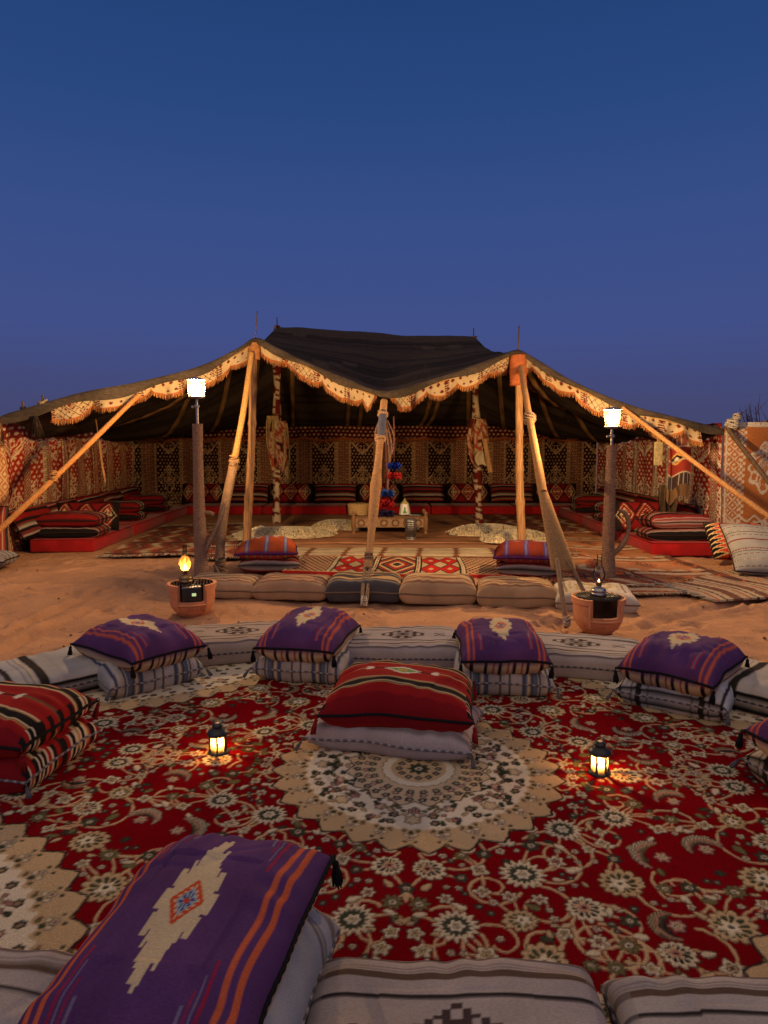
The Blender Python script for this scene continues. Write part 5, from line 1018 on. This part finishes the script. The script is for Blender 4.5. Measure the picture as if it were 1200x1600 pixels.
# oil lamps
def oil_lamp(base, label, lit, x0=0, y0=0, s=1.0):
    t = thing('oil_lamp', label, 'oil lamp', (base[0] + x0, base[1] + y0, .292), 0, 'oil lamps on the brazier pots'); t.scale = (s, s, s)
    V, F = lathe([(.001, 0), (.058, 0), (.062, .008), (.060, .022), (.056, .026), (.062, .034), (.060, .052), (.040, .066), (.020, .072), (.018, .080), (.001, .08)], 24); obj('font', mesh('font', V, F), M['brass'] if lit else M['steel'], t)
    V, F = lathe([(.016, .078), (.024, .084), (.026, .098), (.034, .104), (.034, .110), (.012, .112), (.001, .112)], 18); bn_ = obj('burner', mesh('burner', V, F), M['brass'], t); V, F = tube([(.024, 0, .092), (.05, 0, .092)], .003, 6); obj('wick_key', mesh('wick_key', V, F), M['brass'], bn_)
    zb, zt_ = .108, .34; prof = [(.026, zb), (.042, zb + .022), (.052, zb + .05), (.050, zb + .085), (.034, zb + .118), (.024, zb + .138)]
    V, F = lathe([(.024, zb + .138), (.019, zb + .19), (.020, zt_)], 26); obj('chimney_neck', mesh('chimney_neck', V, F), thin_glass('smoked_neck', (.55, .50, .46) if lit else (.90, .94, .96)), t)
    V, F = lathe(prof, 26); obj('chimney', mesh('chimney', V, F), thin_glass('amber_chimney', (1.0, .62, .26), transl=.55) if lit else thin_glass('clear_chimney', (.90, .94, .96)), t)
    fl = (.013, .055) if lit else (.006, .022); V, F = lathe([(.001, .112), (fl[0] * .8, .112 + fl[1] * .18), (fl[0], .112 + fl[1] * .35), (fl[0] * .5, .112 + fl[1] * .75), (.0008, .112 + fl[1])], 12); obj('flame', mesh('flame', V, F), emat('flame', (1.0, .50, .14), 170 if lit else 35), t)
oil_lamp(PL_, 'lit oil lamp with glowing amber chimney on the terracotta pot', True, -.05, -.03); oil_lamp(PR_, 'oil lamp with clear glass chimney and tiny flame on the terracotta pot', False, .0, .0)

# ------------------------------------------------------------------ small lanterns on the carpet
M['amber'] = thin_glass('amber_pane', (1.0, .78, .40), transl=.30, rough=.2)
def lantern(base, label, rz):
    t = thing('candle_lantern', label, 'lantern', (base[0], base[1], .012), R(rz), 'small black candle lanterns on the carpet'); t.scale = (.87, .87, .87); r = .047
    obj('base', Bag().add(lathe([(.001, 0), (.058, 0), (.060, .006), (.054, .014), (.050, .018), (.001, .018)], 24)).mesh('base'), M['iron'], t)
    for k in range(6):
        a = (k + .5) * pi / 3; V, F = tube([(r * cos(a), r * sin(a), .015), (r * cos(a), r * sin(a), .112)], .0062, 6); obj('post', mesh('post', V, F), M['iron'], t)
        a0, a1 = (k - .5) * pi / 3, (k + .5) * pi / 3; q = .985; V = [(r * q * cos(a0), r * q * sin(a0), .018), (r * q * cos(a1), r * q * sin(a1), .018), (r * q * cos(a1), r * q * sin(a1), .110), (r * q * cos(a0), r * q * sin(a0), .110)]; obj('pane', mesh('pane', V, [[0, 1, 2, 3]], smooth=False), M['amber'], t)
    obj('roof', Bag().add(lathe([(.030, .108), (.056, .108), (.060, .114), (.057, .124), (.046, .138), (.030, .146), (.026, .148), (.028, .152), (.031, .160), (.028, .168), (.012, .174), (.001, .175)], 24)).mesh('roof'), M['iron'], t); rf_ = t.children[-1]
    a = np.linspace(0, 2 * pi, 28); V, F = tube(np.stack([.030 * np.cos(a), .012 * np.ones(28) * 0 + .024 * np.sin(a) * .35, .172 + .018 * (1 + np.sin(a)) * .5], 1), .003, 5, cap=False); obj('ring', mesh('ring', V, F), M['iron'], t)
    V, F = lathe([(.001, .018), (.019, .018), (.019, .058), (.014, .062), (.001, .061)], 16); cd_ = obj('candle', mesh('candle', V, F), mat('candle_wax', (.8, .62, .38), rough=.5, emit=(1.0, .55, .18), estr=1.6), t)
    V, F = lathe([(.001, .062), (.007, .070), (.008, .076), (.004, .090), (.0006, .098)], 10); obj('flame', mesh('flame', V, F), emat('candle_flame', (1.0, .50, .15), 1500), cd_)
lantern(G(341, 1180), 'small black lantern with lit candle near the red striped cushion stack', 8); lantern(G(936, 1212), 'small black lantern with lit candle on the carpet near the side purple cushion', 26)

# ------------------------------------------------------------------ hangings
def sheet(name, parent, C, top, w_, h_, colr, seed, depth=.05, m='leather', nx=18, ny=26, taper=.6, twist=.0):
    u, v = np.meshgrid(np.linspace(-1, 1, nx), np.linspace(0, 1, ny)); wv = w_ / 2 * (1 - (1 - taper) * (1 - np.sin(pi * np.clip(v * .9 + .1, 0, 1)))); x = u * wv + .03 * fbm(u, v, seed, 3, 2); y = depth * (np.sin(u * 5 + seed) * .5 + .5 * fbm(u, v, seed + 1, 2.5, 2)); z = -v * h_ * (1 + .08 * np.sin(u * 3 + seed)); V = np.stack([x, y, z], -1).reshape(-1, 3) + np.asarray(top); V2 = V + np.array((0, .008, 0))
    F = gridF(nx, ny); col_ = colr(u.ravel(), v.ravel()); return obj(name, mesh(name, np.concatenate([V, V2]), np.concatenate([F, F[:, ::-1] + len(V)]), np.concatenate([col_, col_])), M[m], parent)
redm = lambda u, v: put(put(full(len(u), (.30, .06, .035)), filigree(u * .2, v * .4, .9), (.46, .36, .22)), hash2(np.floor(u * 4), np.floor(v * 9), 3) > .8, (.08, .012, .012))
hide = lambda u, v: full(len(u), (.34, .24, .11)) * (1 + .25 * fbm(u, v, 4, 4, 2))[:, None]
p0 = D(432, 650, 13.72); t = thing('hanging_bag', 'hide bag and patterned cloth hanging on the pole behind the higher front pole', 'bag', p0)
sheet('hide', t, None, (-.08, -.11, 0), .30, .75, hide, 3); sheet('patterned_cloth', t, None, (.05, -.14, -.10), .42, .95, redm, 5, .08, 'weave'); sheet('hide_strip', t, None, (.20, -.10, -.15), .12, 1.05, hide, 7); V, F = tube([(0, .06, .06), (-.06, -.10, .04), (.06, -.12, .02), (.0, .06, .06)], .012, 6); obj('cord', mesh('cord', V, F, full(len(V), (.2, .1, .05))), M['rope'], t)
p0 = D(746, 655, 13.5); t = thing('hanging_cloth', 'patterned cloth bundle hanging on the pole behind the lower front pole', 'cloth', p0)
sheet('patterned_cloth', t, None, (.0, -.13, 0), .46, .85, redm, 9, .10, 'weave'); sheet('pale_cloth', t, None, (.08, -.16, -.62), .26, .28, lambda u, v: full(len(u), (.5, .42, .28)), 11, .05, 'weave'); V, F = tube([(0, .06, .1), (-.08, -.08, .04), (.06, -.10, .0)], .012, 6); obj('cord', mesh('cord', V, F, full(len(V), (.2, .1, .05))), M['rope'], t)
a, b_ = D(757, 687, 13.25), D(766, 737, 13.25); t = thing('wooden_batten', 'flat wooden batten hanging beside the cloth bundle', 'batten', b_); L_ = a - b_; V, F = box(0, 0, .31, .09, .025, .66, 0, .008); V[:, 0] += V[:, 2] / .62 * L_[0]; obj('board', mesh('board', V, F), M['wood'], t)
V, F = tube([(L_[0], 0, .60), (L_[0] - .04, .1, .85), (L_[0] - .1, .17, 1.0)], .006, 5); obj('cord', mesh('cord', V, F, full(len(V), (.2, .12, .06))), M['rope'], t)
# pompom tassels behind the centre guy
def pompom(p, label, seq):
    t = thing('pompom_tassel', label, 'tassel', p); zz_ = 0; V, F = tube([(0, 0, .55), (.01, 0, .25), (0, 0, 0)], .008, 6); obj('cord', mesh('cord', V, F, full(len(V), (.13, .05, .04))), M['rope'], t)
    for c in seq:
        bag = Bag()
        for k in range(3):
            g = np.random.default_rng(k + int(c[0] * 99)); 
            for q in range(26): a, e_ = g.uniform(0, 6.3), g.uniform(-1.2, 1.2); d = np.array((cos(a) * cos(e_), sin(a) * cos(e_), sin(e_))); o_ = np.array(((k - 1) * .055, .03 * (k % 2), zz_ - .05)); bag.add(tube([o_, o_ + d * .052], [.012, .006], 4), np.array(c) * g.uniform(.7, 1.2))
        bag.obj('pompom', M['tassel'], t); zz_ -= .12
pompom(D(615, 722, 8.35), 'blue over red wool pompoms hanging behind the centre guy, the higher cluster', ((.01, .03, .30), (.30, .012, .012))); pompom(D(603, 764, 8.0), 'blue over red wool pompoms hanging behind the centre guy, the lower cluster', ((.015, .06, .30), (.34, .014, .014), (.02, .015, .06)))
# hung on the right wall
p0 = D(1027, 690, 9.9) + np.array((0, .0, 0)); t = thing('wooden_paddle', 'wooden paddle with pale square blade hanging on the right wall', 'paddle', p0); p_ = .2
V, F = tube([(0, 0, .22), (.01, 0, -.02)], .016, 8); obj('handle', mesh('handle', V, F), M['wood'], t); V, F = box(.02, 0, -.17, .125, .03, .34, 0, .008); obj('blade', mesh('blade', V, F, full(len(V), (.33, .27, .14))), M['leather'], t); V, F = tube([(-.02, 0, .20), (.06, .0, -.06)], .012, 6); obj('spindle', mesh('spindle', V, F), M['wood'], t)
def bagcol(u, v):
    C = full(len(u), (.05, .03, .03)); k = np.floor(v * 5); C = put(C, k == 0, (.20, .06, .045)); C = put(C, (k == 0) * (tri(u * 3) > .7), IVORY * .6); C = put(C, (k == 1) | (k == 2), (.26, .035, .022)); dm = np.abs(u) * .8 + np.abs(v - .38) * 6; C = put(C, dm < .55, (.55, .30, .08)); C = put(C, dm < .35, BLACK); C = put(C, dm < .15, IVORY); C = put(C, np.abs(v * 5 % 1 - .05) < .05, (.45, .36, .24)); C = put(C, (k == 3) * (tri(u * 4) > .8), IVORY * .5); C = put(C, v > .8, (.16, .09, .045)); return C
p0 = D(1060, 676, 9.82); t = thing('woven_bag', 'red and black woven saddle bag hanging on the right wall', 'bag', p0); sheet('pouch', t, None, (0, 0, 0), .36, .98, bagcol, 3, .05, 'weave', 40, 90, .95); sheet('goatskin', t, None, (-.10, .05, -.75), .26, .55, lambda u, v: full(len(u), (.045, .026, .013)) * (1 + .4 * fbm(u, v, 8, 5, 2))[:, None], 6, .10)
V, F = tube([(0, .05, .22), (.02, .02, .1), (0, 0, .0)], .012, 6); obj('strap', mesh('strap', V, F, full(len(V), (.2, .1, .05))), M['rope'], t)
p0 = D(155, 690, 10.3); t = thing('wooden_stick', 'orange wooden stick hanging by a cord on the left wall', 'stick', p0); V, F = tube(resample([(0, 0, 0), (.03, 0, -.35), (.07, 0, -.62)], .04)[0], [.02, .022, .025, .024, .02, .018, .018, .018, .018, .018, .018, .018, .018, .016, .014, .012][:len(resample([(0, 0, 0), (.03, 0, -.35), (.07, 0, -.62)], .04)[0])], 8); obj('shaft', mesh('shaft', V, F), M['wood'], t)
V, F = tube([(-.06, .05, .34), (-.03, .03, .15), (0, 0, -.02)], .010, 6); obj('cord', mesh('cord', V, F, full(len(V), (.28, .14, .06))), M['rope'], t)
p0 = D(55, 655, 8.98); t = thing('dark_tuft', 'dark bunch of goat hair hanging below the low end of the valance', 'hair tuft', p0); bag = Bag(); g = np.random.default_rng(4)
for k in range(60): d = g.normal(0, .035, 2); bag.add(tube([(d[0] * .3, d[1] * .3, .04), (d[0] * .8, d[1] * .8, -.08), (d[0] * 1.3, d[1] * 1.3, -.2 - .06 * g.random())], [.006, .006, .002], 4), np.array((.03, .02, .015)) * g.uniform(.6, 1.6))
bag.obj('strands', M['tassel'], t)
# dry bush beyond the right wall
b0 = np.array((7.0, 12.6, -.05)); t = thing('dry_bush', 'dry bare branches of a bush behind the orange wall cloth', 'bush', b0); g = np.random.default_rng(12)
for k in range(60):
    a = g.uniform(0, 2 * pi); sp = g.uniform(.05, .5); h_ = g.uniform(1.75, 2.4); p = np.array([(0, 0, 0), (sp * .3 * cos(a), sp * .3 * sin(a), h_ * .4), (sp * .75 * cos(a), sp * .75 * sin(a), h_ * .75), (sp * 1.25 * cos(a + .2), sp * 1.25 * sin(a + .2), h_)]); V, F = tube(smooth_path(p, 12), np.linspace(.018, .003, 13)[:len(smooth_path(p, 12))], 5); bag = Bag().add((V, F))
    for q in range(3): s0 = p[2] + (p[3] - p[2]) * g.uniform(0, .8); bag.add(tube([s0, s0 + g.normal(0, .10, 3) + np.array((0, 0, .12))], [.005, .002], 4))
    bag.obj('branch', M['twig'], t)
